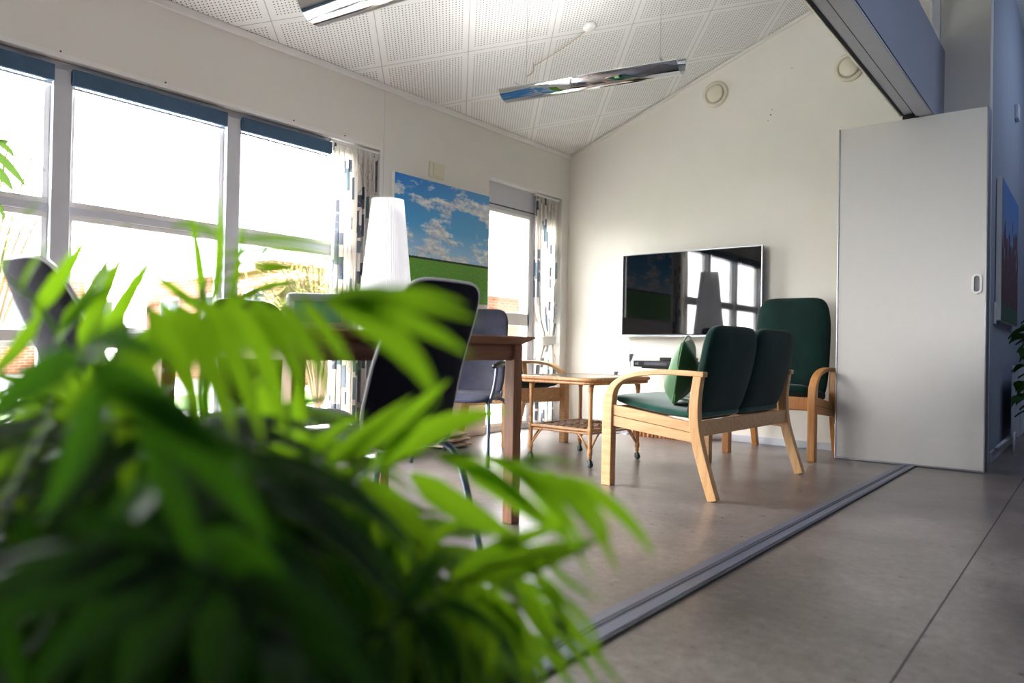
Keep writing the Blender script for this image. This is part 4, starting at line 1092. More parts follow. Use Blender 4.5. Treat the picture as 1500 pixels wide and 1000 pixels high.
spray(palm, [PL((-0.94, 0.46, 0.2)), PL((-0.397, 0.275, 0.494)), PL((-0.381, 0.234, 0.595)), PL((-0.389, 0.202, 0.631)), PL((-0.411, 0.158, 0.643)), PL((-0.455, 0.123, 0.631))], [
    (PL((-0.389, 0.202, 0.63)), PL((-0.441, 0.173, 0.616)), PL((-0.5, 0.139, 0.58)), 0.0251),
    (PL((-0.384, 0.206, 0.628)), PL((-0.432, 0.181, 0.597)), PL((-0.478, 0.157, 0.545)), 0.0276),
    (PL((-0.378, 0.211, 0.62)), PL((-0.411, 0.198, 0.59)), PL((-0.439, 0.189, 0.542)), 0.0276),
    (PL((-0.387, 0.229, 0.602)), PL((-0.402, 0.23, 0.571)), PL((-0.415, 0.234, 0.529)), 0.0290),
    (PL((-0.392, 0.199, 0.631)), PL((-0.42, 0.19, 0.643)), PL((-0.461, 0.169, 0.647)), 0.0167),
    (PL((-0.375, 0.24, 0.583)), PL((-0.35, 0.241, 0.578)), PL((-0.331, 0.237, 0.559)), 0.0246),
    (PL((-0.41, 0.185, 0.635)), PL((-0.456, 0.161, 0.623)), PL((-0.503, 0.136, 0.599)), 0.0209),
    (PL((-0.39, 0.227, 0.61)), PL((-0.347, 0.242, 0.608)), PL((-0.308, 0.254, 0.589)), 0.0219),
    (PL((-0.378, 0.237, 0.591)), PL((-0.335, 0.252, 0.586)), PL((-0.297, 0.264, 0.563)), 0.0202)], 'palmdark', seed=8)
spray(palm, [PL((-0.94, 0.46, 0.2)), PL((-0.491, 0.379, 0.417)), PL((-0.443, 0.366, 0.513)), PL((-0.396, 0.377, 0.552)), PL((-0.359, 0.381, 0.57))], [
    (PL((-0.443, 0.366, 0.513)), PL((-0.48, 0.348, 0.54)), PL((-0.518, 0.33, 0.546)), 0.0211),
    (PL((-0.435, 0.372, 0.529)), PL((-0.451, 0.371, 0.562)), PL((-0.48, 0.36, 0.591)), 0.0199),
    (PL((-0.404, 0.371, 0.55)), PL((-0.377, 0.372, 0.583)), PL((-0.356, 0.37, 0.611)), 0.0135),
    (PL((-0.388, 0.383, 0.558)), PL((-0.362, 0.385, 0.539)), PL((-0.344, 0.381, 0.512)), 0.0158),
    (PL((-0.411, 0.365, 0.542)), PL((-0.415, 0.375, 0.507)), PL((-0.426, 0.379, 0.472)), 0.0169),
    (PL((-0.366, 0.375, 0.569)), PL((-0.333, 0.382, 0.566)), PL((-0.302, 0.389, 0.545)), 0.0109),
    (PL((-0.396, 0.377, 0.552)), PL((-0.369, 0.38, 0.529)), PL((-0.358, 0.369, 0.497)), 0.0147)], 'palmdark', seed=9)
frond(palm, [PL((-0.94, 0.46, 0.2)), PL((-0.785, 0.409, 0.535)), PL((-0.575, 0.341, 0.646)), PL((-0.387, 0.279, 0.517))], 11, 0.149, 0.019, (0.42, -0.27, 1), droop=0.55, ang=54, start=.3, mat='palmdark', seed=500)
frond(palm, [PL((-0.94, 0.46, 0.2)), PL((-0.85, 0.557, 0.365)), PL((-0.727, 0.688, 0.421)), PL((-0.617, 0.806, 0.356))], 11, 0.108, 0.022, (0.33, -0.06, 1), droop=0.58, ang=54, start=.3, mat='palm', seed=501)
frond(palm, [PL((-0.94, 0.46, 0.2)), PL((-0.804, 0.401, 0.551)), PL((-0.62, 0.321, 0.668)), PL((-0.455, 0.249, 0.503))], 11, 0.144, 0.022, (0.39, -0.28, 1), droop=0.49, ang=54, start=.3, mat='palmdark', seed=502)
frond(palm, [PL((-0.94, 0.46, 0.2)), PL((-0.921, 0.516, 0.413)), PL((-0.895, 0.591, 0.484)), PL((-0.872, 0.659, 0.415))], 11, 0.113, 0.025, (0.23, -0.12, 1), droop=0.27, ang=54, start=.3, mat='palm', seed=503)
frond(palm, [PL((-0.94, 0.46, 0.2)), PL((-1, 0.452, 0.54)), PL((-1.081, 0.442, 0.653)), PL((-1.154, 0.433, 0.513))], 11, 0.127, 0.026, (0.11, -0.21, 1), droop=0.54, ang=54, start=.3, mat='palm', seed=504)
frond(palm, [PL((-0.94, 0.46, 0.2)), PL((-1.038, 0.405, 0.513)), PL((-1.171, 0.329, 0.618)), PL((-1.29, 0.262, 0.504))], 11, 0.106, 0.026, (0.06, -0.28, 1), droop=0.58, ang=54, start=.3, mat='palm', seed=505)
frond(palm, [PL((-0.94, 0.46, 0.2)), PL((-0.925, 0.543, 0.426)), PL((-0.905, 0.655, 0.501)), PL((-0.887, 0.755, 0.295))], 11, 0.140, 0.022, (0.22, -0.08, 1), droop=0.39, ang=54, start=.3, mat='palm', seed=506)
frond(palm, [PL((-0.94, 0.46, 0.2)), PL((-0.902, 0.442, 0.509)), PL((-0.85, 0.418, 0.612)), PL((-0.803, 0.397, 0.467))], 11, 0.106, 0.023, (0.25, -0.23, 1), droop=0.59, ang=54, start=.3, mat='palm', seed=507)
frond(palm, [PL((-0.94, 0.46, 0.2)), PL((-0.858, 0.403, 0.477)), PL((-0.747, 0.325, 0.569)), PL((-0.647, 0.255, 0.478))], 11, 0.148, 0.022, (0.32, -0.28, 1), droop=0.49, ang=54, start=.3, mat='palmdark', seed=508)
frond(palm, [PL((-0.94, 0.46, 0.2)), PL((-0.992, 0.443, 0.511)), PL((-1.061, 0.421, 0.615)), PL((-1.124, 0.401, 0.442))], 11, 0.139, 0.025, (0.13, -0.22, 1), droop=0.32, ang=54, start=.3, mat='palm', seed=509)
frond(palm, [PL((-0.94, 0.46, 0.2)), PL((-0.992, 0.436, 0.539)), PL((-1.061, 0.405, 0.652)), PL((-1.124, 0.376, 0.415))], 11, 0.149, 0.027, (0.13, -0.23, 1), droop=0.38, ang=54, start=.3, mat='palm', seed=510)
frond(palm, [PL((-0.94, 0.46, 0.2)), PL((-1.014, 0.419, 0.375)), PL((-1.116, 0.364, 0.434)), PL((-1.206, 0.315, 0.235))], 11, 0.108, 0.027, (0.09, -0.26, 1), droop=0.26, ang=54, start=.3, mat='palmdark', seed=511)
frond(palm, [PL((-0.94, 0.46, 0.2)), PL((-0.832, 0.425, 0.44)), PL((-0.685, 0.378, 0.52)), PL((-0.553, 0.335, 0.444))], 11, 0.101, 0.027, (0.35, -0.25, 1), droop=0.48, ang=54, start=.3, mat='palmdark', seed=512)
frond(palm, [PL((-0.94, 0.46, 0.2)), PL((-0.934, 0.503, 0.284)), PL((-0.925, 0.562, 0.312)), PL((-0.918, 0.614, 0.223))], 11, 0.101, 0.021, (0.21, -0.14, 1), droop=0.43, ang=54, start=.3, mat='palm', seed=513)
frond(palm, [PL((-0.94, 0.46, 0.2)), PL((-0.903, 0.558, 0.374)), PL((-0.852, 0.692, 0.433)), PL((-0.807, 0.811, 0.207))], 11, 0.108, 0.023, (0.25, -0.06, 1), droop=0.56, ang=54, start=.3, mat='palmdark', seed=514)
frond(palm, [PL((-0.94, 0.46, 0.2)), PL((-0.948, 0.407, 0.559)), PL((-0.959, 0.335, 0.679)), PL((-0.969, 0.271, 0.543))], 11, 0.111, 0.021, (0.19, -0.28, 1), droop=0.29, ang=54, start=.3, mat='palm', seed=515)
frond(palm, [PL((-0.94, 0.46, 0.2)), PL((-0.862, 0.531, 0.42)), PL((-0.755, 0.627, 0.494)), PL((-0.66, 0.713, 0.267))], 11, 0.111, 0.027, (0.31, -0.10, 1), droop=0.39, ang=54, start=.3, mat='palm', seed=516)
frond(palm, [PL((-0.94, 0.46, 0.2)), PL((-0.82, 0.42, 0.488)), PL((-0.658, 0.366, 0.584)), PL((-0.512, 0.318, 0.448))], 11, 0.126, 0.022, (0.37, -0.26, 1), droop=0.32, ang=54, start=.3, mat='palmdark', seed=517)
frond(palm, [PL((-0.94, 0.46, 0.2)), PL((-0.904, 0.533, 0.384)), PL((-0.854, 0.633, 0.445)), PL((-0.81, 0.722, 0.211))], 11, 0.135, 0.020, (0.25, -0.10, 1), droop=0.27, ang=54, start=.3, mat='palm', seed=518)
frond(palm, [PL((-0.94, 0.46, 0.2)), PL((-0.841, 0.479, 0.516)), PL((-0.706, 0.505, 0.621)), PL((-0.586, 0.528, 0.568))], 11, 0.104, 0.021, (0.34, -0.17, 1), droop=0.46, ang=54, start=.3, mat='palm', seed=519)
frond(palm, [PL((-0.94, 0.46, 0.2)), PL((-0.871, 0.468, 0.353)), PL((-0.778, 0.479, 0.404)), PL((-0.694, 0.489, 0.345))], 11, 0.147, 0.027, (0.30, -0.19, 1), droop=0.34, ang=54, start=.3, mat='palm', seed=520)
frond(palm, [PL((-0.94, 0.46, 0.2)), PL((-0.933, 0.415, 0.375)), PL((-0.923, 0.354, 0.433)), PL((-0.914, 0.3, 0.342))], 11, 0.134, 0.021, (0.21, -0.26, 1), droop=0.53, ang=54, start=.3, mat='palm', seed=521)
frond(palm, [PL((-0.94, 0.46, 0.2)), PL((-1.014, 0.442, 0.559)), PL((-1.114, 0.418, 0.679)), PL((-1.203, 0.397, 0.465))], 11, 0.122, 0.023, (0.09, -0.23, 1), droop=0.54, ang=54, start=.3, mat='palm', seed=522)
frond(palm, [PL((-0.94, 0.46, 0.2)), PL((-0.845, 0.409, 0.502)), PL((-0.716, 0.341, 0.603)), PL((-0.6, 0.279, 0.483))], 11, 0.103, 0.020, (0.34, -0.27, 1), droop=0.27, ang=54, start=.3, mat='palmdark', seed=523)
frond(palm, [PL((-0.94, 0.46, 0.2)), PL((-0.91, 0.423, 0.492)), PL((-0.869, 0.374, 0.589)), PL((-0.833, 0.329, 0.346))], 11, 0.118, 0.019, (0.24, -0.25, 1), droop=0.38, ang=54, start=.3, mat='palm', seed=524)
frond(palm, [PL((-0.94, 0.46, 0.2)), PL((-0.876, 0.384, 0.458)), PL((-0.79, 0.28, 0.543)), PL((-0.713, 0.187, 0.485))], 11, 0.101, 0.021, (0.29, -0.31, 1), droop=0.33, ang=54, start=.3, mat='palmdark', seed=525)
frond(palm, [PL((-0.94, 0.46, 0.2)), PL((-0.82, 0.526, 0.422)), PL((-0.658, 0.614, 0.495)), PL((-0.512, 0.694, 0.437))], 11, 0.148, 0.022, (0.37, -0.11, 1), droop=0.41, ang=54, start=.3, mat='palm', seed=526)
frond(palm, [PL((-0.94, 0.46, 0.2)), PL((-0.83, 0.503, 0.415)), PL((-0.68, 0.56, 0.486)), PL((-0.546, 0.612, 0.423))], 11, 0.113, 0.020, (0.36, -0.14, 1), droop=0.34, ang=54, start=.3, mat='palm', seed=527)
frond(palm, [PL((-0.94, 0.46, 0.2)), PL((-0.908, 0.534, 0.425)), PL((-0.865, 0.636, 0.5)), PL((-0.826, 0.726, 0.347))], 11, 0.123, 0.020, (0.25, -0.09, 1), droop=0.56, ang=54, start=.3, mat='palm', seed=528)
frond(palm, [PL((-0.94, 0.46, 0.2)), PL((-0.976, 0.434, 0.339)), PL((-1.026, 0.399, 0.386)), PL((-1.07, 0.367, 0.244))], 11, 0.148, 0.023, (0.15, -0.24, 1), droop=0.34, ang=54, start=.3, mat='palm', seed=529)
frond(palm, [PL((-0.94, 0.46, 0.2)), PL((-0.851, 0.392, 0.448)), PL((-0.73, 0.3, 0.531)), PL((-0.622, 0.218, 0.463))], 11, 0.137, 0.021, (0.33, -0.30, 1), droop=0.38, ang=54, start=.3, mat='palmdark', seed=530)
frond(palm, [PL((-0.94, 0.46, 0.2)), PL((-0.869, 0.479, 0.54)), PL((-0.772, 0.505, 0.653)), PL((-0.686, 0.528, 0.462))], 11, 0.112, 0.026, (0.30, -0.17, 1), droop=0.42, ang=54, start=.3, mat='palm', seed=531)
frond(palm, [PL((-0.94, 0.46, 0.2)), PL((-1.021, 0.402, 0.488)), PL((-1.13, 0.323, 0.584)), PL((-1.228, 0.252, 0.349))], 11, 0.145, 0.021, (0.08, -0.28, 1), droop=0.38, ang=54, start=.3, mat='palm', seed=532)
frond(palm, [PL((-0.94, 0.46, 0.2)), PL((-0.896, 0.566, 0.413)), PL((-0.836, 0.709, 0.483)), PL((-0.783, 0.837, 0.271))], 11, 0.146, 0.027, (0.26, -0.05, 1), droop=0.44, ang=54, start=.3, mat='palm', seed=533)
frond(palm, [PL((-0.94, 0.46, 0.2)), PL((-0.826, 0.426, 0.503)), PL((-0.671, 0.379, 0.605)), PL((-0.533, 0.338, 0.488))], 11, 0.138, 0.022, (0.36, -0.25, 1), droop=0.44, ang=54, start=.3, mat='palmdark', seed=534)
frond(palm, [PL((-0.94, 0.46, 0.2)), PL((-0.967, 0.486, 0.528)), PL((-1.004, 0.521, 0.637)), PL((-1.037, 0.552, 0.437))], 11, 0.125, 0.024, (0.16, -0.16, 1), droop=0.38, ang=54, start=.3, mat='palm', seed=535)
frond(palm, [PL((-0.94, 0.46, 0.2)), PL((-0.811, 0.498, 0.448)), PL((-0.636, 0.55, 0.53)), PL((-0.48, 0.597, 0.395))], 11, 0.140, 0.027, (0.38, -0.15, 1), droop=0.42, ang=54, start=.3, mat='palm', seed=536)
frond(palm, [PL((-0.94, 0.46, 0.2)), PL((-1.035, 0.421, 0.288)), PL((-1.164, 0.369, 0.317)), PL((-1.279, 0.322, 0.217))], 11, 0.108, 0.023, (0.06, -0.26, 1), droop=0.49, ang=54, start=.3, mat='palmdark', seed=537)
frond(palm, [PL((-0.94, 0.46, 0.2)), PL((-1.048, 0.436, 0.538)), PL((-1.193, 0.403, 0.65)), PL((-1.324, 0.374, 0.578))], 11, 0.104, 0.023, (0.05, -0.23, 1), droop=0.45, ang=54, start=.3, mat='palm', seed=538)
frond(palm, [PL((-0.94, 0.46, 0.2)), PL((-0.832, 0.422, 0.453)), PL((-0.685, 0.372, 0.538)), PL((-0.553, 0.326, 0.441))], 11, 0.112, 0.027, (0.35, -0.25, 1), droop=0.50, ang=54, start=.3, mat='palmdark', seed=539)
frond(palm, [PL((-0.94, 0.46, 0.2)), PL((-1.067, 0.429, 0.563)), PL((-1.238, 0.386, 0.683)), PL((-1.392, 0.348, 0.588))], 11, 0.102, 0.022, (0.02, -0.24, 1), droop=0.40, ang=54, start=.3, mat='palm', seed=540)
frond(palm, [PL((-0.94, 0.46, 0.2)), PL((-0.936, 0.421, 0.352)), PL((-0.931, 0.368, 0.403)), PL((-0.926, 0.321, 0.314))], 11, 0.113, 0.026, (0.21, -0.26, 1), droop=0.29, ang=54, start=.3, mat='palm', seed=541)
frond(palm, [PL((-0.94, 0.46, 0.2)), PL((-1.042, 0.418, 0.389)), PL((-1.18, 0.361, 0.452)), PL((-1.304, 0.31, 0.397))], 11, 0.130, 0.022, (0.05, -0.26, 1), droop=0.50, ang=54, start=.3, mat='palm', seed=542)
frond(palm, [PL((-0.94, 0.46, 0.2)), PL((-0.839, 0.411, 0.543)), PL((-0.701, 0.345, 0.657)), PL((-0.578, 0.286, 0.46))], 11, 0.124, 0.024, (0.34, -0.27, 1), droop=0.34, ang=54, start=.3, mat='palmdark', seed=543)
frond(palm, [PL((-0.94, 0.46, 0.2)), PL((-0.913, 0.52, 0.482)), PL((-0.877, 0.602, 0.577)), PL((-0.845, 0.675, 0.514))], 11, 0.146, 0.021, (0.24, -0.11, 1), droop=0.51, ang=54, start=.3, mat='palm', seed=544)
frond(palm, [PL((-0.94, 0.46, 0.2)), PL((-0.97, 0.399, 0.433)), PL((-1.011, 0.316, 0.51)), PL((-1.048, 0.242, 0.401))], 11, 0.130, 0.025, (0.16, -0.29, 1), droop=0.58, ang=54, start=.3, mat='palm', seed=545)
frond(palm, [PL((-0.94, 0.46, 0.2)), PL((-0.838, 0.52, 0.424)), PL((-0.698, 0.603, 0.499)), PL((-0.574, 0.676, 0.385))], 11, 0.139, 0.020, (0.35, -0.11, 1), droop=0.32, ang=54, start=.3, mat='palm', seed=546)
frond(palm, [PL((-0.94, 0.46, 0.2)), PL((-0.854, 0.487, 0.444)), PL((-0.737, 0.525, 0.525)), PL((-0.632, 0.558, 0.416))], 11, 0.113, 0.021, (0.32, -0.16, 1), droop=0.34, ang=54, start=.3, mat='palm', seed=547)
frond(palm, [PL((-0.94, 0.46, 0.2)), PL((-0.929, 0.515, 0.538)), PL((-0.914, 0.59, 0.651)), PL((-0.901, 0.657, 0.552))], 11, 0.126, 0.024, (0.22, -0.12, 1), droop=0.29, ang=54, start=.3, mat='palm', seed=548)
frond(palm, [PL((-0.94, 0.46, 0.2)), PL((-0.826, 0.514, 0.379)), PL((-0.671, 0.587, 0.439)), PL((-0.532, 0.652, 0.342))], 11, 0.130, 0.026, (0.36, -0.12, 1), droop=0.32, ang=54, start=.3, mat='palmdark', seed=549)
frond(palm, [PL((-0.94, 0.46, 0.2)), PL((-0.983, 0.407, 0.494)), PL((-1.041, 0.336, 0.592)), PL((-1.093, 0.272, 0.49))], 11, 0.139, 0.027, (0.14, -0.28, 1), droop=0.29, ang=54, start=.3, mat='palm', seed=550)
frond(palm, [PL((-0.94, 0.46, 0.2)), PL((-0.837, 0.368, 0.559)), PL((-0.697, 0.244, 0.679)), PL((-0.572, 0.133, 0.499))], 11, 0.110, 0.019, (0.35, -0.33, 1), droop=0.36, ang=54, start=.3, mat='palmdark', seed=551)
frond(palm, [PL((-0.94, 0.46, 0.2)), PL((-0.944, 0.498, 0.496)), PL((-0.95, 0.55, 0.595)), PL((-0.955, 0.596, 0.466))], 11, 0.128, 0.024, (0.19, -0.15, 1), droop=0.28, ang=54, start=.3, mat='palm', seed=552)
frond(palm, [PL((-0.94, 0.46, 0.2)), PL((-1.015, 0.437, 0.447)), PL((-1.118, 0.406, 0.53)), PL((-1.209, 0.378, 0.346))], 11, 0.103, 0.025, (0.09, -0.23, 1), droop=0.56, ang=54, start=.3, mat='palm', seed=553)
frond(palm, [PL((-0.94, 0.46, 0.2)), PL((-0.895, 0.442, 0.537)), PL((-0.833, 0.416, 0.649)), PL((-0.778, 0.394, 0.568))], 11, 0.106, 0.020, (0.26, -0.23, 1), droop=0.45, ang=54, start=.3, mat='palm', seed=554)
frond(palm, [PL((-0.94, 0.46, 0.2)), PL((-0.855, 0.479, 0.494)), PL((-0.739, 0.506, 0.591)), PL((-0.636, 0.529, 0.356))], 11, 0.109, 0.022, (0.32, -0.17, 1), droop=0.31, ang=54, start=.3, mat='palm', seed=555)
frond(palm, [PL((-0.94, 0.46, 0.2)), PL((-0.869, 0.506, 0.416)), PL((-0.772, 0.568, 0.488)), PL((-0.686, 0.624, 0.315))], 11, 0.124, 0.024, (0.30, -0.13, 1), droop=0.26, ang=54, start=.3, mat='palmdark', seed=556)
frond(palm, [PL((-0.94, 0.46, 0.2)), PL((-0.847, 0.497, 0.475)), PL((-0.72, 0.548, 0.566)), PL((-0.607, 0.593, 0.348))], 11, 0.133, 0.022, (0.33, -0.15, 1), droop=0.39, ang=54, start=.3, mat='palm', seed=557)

b = NB()
for k in range(16):
    a = k * 2.4; r = .02 + .05 * (k % 4) / 3
    tube(b, [(r * math.cos(a), r * math.sin(a), .195), (r * 1.3 * math.cos(a), r * 1.3 * math.sin(a), .38)], .006, 8)
link('stalks', b, M['stalk'], palm, smooth=True)


# tall slim-leaved plant at the far left, only its tips reach into the picture
TP2 = V((-2.05, .20, 0))
sp_ = thing('slim_leaved_plant', 'tall slim leaved plant at the left picture edge before the window', 'plant', tuple(TP2))
b = NB(); lathe(b, [(.0, 0), (.11, 0), (.14, .24), (.145, .26), (.13, .26), (.0, .24)], (0, 0, 0), 30); link('pot', b, M['clay'], sp_, smooth=True)
b = NB(); tube(b, spline([V((0, 0, .24)), V((0, .02, .7)), V((-2.107, 0.543, 1.298)) - TP2, V((-2.056, 0.585, 1.27)) - TP2, V((-2.027, 0.608, 1.225)) - TP2, V((-2.013, 0.62, 1.199)) - TP2, V((-1.994, 0.636, 1.178)) - TP2, V((-1.971, 0.655, 1.154)) - TP2], 50), [.006 * (1 - i / 60) for i in range(51)], 8); link('stem', b, M['bark'], sp_, smooth=True)
spray(sp_, None, [(V((-2.068, 0.576, 1.224)) - TP2, V((-2.044, 0.595, 1.223)) - TP2, V((-2.027, 0.609, 1.21)) - TP2, 0.012), (V((-2.068, 0.576, 1.225)) - TP2, V((-2.041, 0.597, 1.206)) - TP2, V((-2.022, 0.613, 1.174)) - TP2, 0.018), (V((-2.081, 0.566, 1.209)) - TP2, V((-2.036, 0.602, 1.162)) - TP2, V((-1.998, 0.633, 1.101)) - TP2, 0.024), (V((-2.08, 0.566, 1.168)) - TP2, V((-2.049, 0.592, 1.139)) - TP2, V((-2.026, 0.611, 1.097)) - TP2, 0.028), (V((-2.067, 0.578, 1.078)) - TP2, V((-2.051, 0.591, 1.057)) - TP2, V((-2.043, 0.598, 1.022)) - TP2, 0.014), (V((-2.132, 0.524, 1.248)) - TP2, V((-2.102, 0.548, 1.215)) - TP2, V((-2.08, 0.566, 1.168)) - TP2, 0.02), (V((-2.105, 0.548, 1.069)) - TP2, V((-2.083, 0.565, 1.158)) - TP2, V((-2.068, 0.575, 1.233)) - TP2, 0.02)], 'slimleaf', name='leaf_cluster')


# climbing plant in a black pot in the corridor
cp = thing('climbing_plant', 'dark heart leaved climbing plant in a black pot at the right picture edge', 'plant', (-.19, 5.78, 0))
b = NB(); lathe(b, [(.0, 0), (.125, 0), (.13, .01), (.165, .33), (.172, .335), (.172, .36), (.155, .36), (.15, .31), (.0, .31)], (0, 0, 0), 36); link('pot', b, M['pot'], cp, smooth=True)
b = NB(); lathe(b, [(.0, .325), (.155, .318)], (0, 0, 0), 24); link('soil', b, M['soil'], cp)
b = NB(); tube(b, [(0, 0, .3), (0.01, 0, 1.2)], .018, 10); link('moss_pole', b, M['bark'], cp, smooth=True)
rnd = random.Random(5)
for q in range(9):
    a = rnd.uniform(0, 2 * PI) if q > 3 else PI + rnd.uniform(-.9, .9)
    r = rnd.uniform(.08, .19); z0 = rnd.uniform(.5, 1.05)
    b = NB(); uvl = b.loops.layers.uv.new('UVMap')
    P = spline([(.02 * math.cos(a), .02 * math.sin(a), .33), (.08 * math.cos(a), .08 * math.sin(a), z0 * .8), (r * math.cos(a), r * math.sin(a), z0), (r * 1.25 * math.cos(a), r * 1.25 * math.sin(a), max(.3, z0 - rnd.uniform(.1, .45)))], 30)
    tube(b, P, .003, 6)
    for k in range(6, 31, 2):
        p = P[k]; g = a + rnd.uniform(-1.3, 1.3); L = rnd.uniform(.075, .12)
        d = V((math.cos(g), math.sin(g), rnd.uniform(-.5, .25))).normalized(); ac = V((-math.sin(g), math.cos(g), rnd.uniform(-.3, .3)))
        pr = None; n = 7; ac = (ac - d * ac.dot(d)).normalized()
        for i in range(n + 1):
            t_ = i / n; ww = L * .42 * (math.sin(PI * min(1, t_ * .95 + .12)) ** .8) * (1.15 - .5 * t_) + .0008
            c = p + d * (L * t_ + .02) + V((0, 0, -1)) * (L * .45 * t_ * t_)
            row = [b.verts.new(c - ac * ww + V((0, 0, .012))), b.verts.new(c), b.verts.new(c + ac * ww + V((0, 0, .012)))]
            if pr:
                for kk in (0, 1):
                    fc = b.faces.new([pr[kk], pr[kk + 1], row[kk + 1], row[kk]])
                    for lp in fc.loops: lp[uvl].uv = (.3, .5)
            pr = row
        tube(b, [p, p + d * .022], .0018, 5)
    link('vine', b, M['pothos'], cp, smooth=True)

# ================================================================== outdoors
b = NB(); box(b, -60, XW - T - .02, -40, 60, -.30, -.12); struct(link('ground', b, M['paving']))
b = NB(); box(b, -11.5, -9, -30, 60, -.12, -.10); tag(link('lawn', b, M['grass']), 'strip of lawn outside the windows', 'lawn', kind='stuff')
def house(label, A, B, depth, ez, rz_, wins, out):
    """brick wing from A to B (ground points), eaves at ez, metal roof sloping back"""
    A, B = V(A + (0,)), V(B + (0,)); d = (B - A); L = d.length; d.normalize(); nrm = V((-d.y, d.x, 0)) * out
    h = thing('brick_house', label, 'building', tuple(A + V((0, 0, -.11))), math.atan2(d.y, d.x), 'brick houses outside the windows')
    o = out
    b = NB(); box(b, 0, L, min(0, -o * depth), max(0, -o * depth), 0, ez + .1); w = link('brick_wall', b, M['brick'], h); uvmap(w, lambda c: (c.x + c.y, c.z))
    b = NB()
    y0, y1 = o * .45, -o * (depth * .5)
    vs = [b.verts.new(p) for p in ((-.3, y0, ez), (L + .3, y0, ez), (L + .3, y1, ez + rz_), (-.3, y1, ez + rz_), (-.3, y0, ez + .08), (L + .3, y0, ez + .08), (L + .3, y1, ez + rz_ + .08), (-.3, y1, ez + rz_ + .08))]
    for f in ((0, 1, 2, 3), (4, 5, 6, 7), (0, 1, 5, 4), (1, 2, 6, 5), (2, 3, 7, 6), (3, 0, 4, 7)): b.faces.new([vs[i] for i in f])
    r = link('roof', b, M['roof'], h); uvmap(r, lambda c: (c.x, c.y))
    b = NB(); box(b, -.3, L + .3, min(y0, y0 + o * .05), max(y0, y0 + o * .05), ez - .18, ez + .1); tube(b, [(-.3, y0 + o * .10, ez + .02), (L + .3, y0 + o * .10, ez + .02)], .06, 8); link('gutter', b, M['white'], h)
    for x, w_, z0, z1 in wins:
        b = NB(); 
        box(b, x, x + w_, min(0, o * .03), max(0, o * .03), z0, z1); f = link('window', b, M['white'], h)
        for k in (0, 1):
            b = NB(); ya, yb = o * .03, o * .04
            box(b, x + .08 + k * w_ / 2, x + w_ / 2 - .04 + k * w_ / 2, min(ya, yb), max(ya, yb), z0 + .08, z1 - .08); link('pane', b, M['hglass'], f)
    return h
M['hglass'] = plain('far_window_glass', (110, 122, 134), .1)

house('far brick house with seamed grey metal roof seen through the left window bays', (-21.0, -14.0), (-21.0, 8.0), 8, 2.55, 1.35, [(x, 1.3, .9, 2.0) for x in (12.6, 15.4, 17.2, 19.4, 21.4)], -1)
house('nearer brick wing running toward the room, seen in the middle window bay', (-20.1, 9.2), (-13.4, 8.6), 1.3, 2.5, 1.2, [(1.0, 1.2, .9, 2.0), (3.6, 1.2, .9, 2.0), (5.6, 1.0, .9, 2.0)], -1)
house('brick house wing behind the bare shrubs in the right window bay', (-12.4, 11.0), (-12.4, 26.0), 8, 2.35, 1.0, [(1.4, 1.2, .9, 2.0), (5, 1.2, .9, 2.0), (9, 1.2, .9, 2.0)], -1)

# bare shrubs
def shrub(label, x, y, r, h, n, seed):
    t = thing('bare_shrub', label, 'shrub', (x, y, -.11)); rnd = random.Random(seed)
    b = NB(); c = NB(); uvl = c.loops.layers.uv.new('UVMap')
    for k in range(n):
        a = rnd.uniform(0, 2 * PI); rr = r * rnd.uniform(.2, 1); z = h * rnd.uniform(.55, 1.0)
        P = spline([(0, 0, 0), (rr * .3 * math.cos(a), rr * .3 * math.sin(a), z * .6), (rr * .8 * math.cos(a), rr * .8 * math.sin(a), z), (rr * 1.15 * math.cos(a), rr * 1.15 * math.sin(a), z * .75)], 12)
        tube(b, P, [.018 * (1 - i / 14) for i in range(13)], 5)
        for q in range(16):
            p = P[rnd.randint(5, 12)] + V((rnd.gauss(0, .12), rnd.gauss(0, .12), rnd.gauss(0, .12)))
            g = rnd.uniform(0, 6.28); leaflet(c, p, V((math.cos(g), math.sin(g), rnd.uniform(-.6, .6))), rnd.uniform(.08, .2), .03, V((-math.sin(g), math.cos(g), .3)), .2, uvl, 3)
    link('branches', b, M['bark'], t); link('leaves', c, M['bush'], t)

shrub('pale green twiggy shrub outside the window beside the curtain', -7.6, 5.6, 1.1, 2.0, 70, 3)
shrub('bare twiggy shrub at far left outside the window', -8.5, 2.3, .8, 2.9, 14, 4)


# ================================================================== light
wd = bpy.data.worlds.new('World'); SC.world = wd; wd.use_nodes = True
nt = wd.node_tree; bg = nt.nodes['Background']
tc = nt.nodes.new('ShaderNodeTexCoord'); sp = nt.nodes.new('ShaderNodeSeparateXYZ'); nt.links.new(tc.outputs['Generated'], sp.inputs[0])
rp = nt.nodes.new('ShaderNodeValToRGB'); nt.links.new(sp.outputs[2], rp.inputs[0])
rp.color_ramp.elements[0].position = 0.0; rp.color_ramp.elements[0].color = (1, .985, .96, 1)
rp.color_ramp.elements[1].position = .6; rp.color_ramp.elements[1].color = (.92, .95, 1, 1)
bg.inputs[1].default_value = 9.5
r2_ = nt.nodes.new('ShaderNodeValToRGB'); nt.links.new(sp.outputs[0], r2_.inputs[0])   # sky shaped for balance: dimmed on the room side to darken the house fronts
mp_ = nt.nodes.new('ShaderNodeMapRange'); nt.links.new(sp.outputs[0], mp_.inputs[0]); mp_.inputs[1].default_value = -1; mp_.inputs[2].default_value = 1
nt.links.new(mp_.outputs[0], r2_.inputs[0])
e_ = r2_.color_ramp.elements; e_[0].position = .36; e_[0].color = (1, 1, 1, 1); e_[1].position = .62; e_[1].color = (.07, .07, .075, 1)
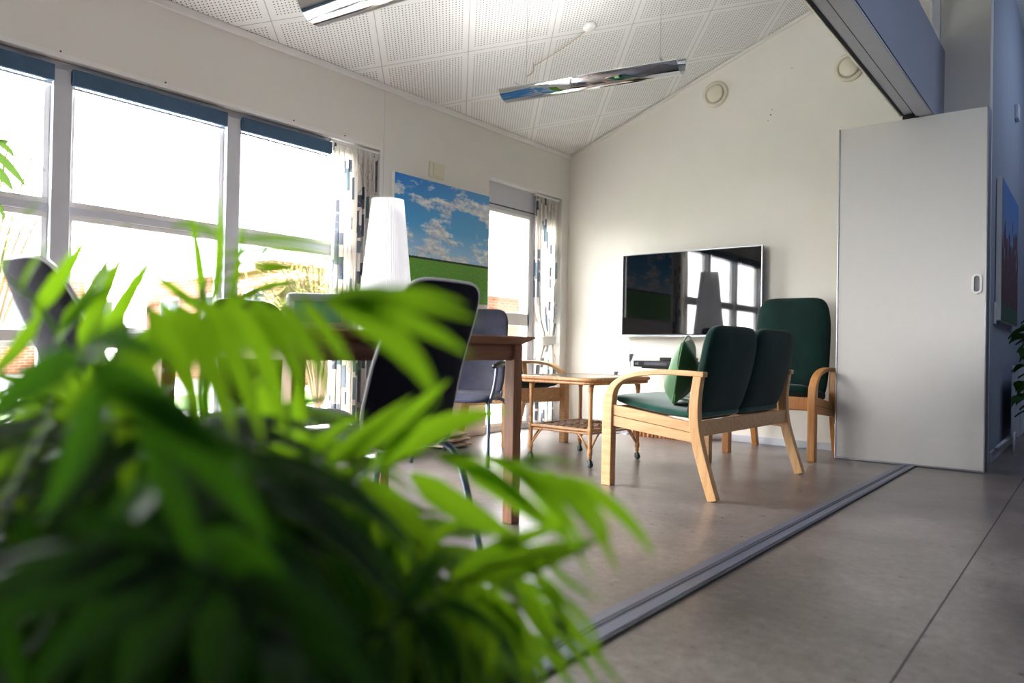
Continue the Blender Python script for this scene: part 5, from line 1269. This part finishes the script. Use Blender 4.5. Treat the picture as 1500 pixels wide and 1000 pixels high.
mm = nt.nodes.new('ShaderNodeMix'); mm.data_type = 'RGBA'; mm.blend_type = 'MULTIPLY'; mm.inputs[0].default_value = 1
nt.links.new(rp.outputs[0], mm.inputs[6]); nt.links.new(r2_.outputs[0], mm.inputs[7]); nt.links.new(mm.outputs[2], bg.inputs[0])
def area(name, loc, rot, sx, sy, power, col=(1, 1, 1), portal=False):
    l = bpy.data.lights.new(name, 'AREA'); l.shape = 'RECTANGLE'; l.size = sx; l.size_y = sy; l.energy = power; l.color = col
    if portal: l.cycles.is_portal = True
    o = bpy.data.objects.new(name, l); COL.objects.link(o); o.location = loc; o.rotation_euler = rot; return o
area('window_daylight', (XW - .25, (W0 + W1) / 2, 1.15), (0, -PI / 2, 0), 2.1, W1 - W0, 1, portal=True)
area('door_daylight', (XW - .25, (D0 + D1) / 2, 1.12), (0, -PI / 2, 0), 2.2, D1 - D0, 1, portal=True)
for nm_, p_, r_z in (('ceiling_fill', (-2.47, 3.77, 2.53), .19), ('ceiling_fill_front', (-2.29, 2.12, 2.43), .12)):  # added fill for ceiling and upper walls, set above the unlit pendants
    area(nm_, p_, (PI, 0, r_z), 1.05, .16, 2.4 if r_z > .15 else .7, (1, .97, .93))
area('corridor_fill', (.8, 7.6, 3.6), (0, .6, 0), .8, 1.6, 3.6, (.6, .74, 1.0))  # added cool fill to brighten the corridor, no fitting there
area('hall_fill', (1.0, 3.4, 2.9), (0, .5, 0), .8, 3.0, 4, (.62, .74, 1.0))  # added weak blue fill for the header face, no lamp hangs here

# ================================================================== camera
cam = bpy.data.cameras.new('camera'); co = bpy.data.objects.new('camera', cam); COL.objects.link(co)
cam.sensor_width = 36; cam.lens = 1072 / 1500 * 36; cam.clip_start = .02; cam.clip_end = 300
yaw, pitch, roll = .678, .0099, .0190
fw = V((-math.sin(yaw) * math.cos(pitch), math.cos(yaw) * math.cos(pitch), math.sin(pitch)))
r_ = V((math.cos(yaw), math.sin(yaw), 0)); u_ = r_.cross(fw)
r2 = r_ * math.cos(roll) + u_ * math.sin(roll); u2 = u_ * math.cos(roll) - r_ * math.sin(roll)
co.matrix_world = Matrix(((r2.x, u2.x, -fw.x, 0), (r2.y, u2.y, -fw.y, 0), (r2.z, u2.z, -fw.z, .75), (0, 0, 0, 1)))
cam.dof.use_dof = True; cam.dof.focus_distance = 4.4; cam.dof.aperture_fstop = 1.9
SC.camera = co
SC.view_settings.view_transform = 'Standard'; SC.view_settings.look = 'None'; SC.view_settings.exposure = 2.5
SC.cycles.use_denoising = True
SC.cycles.max_bounces = 10; SC.cycles.diffuse_bounces = 6; SC.cycles.transparent_max_bounces = 12; SC.cycles.transmission_bounces = 6
SC.cycles.sample_clamp_indirect = 6.0; SC.cycles.caustics_reflective = False
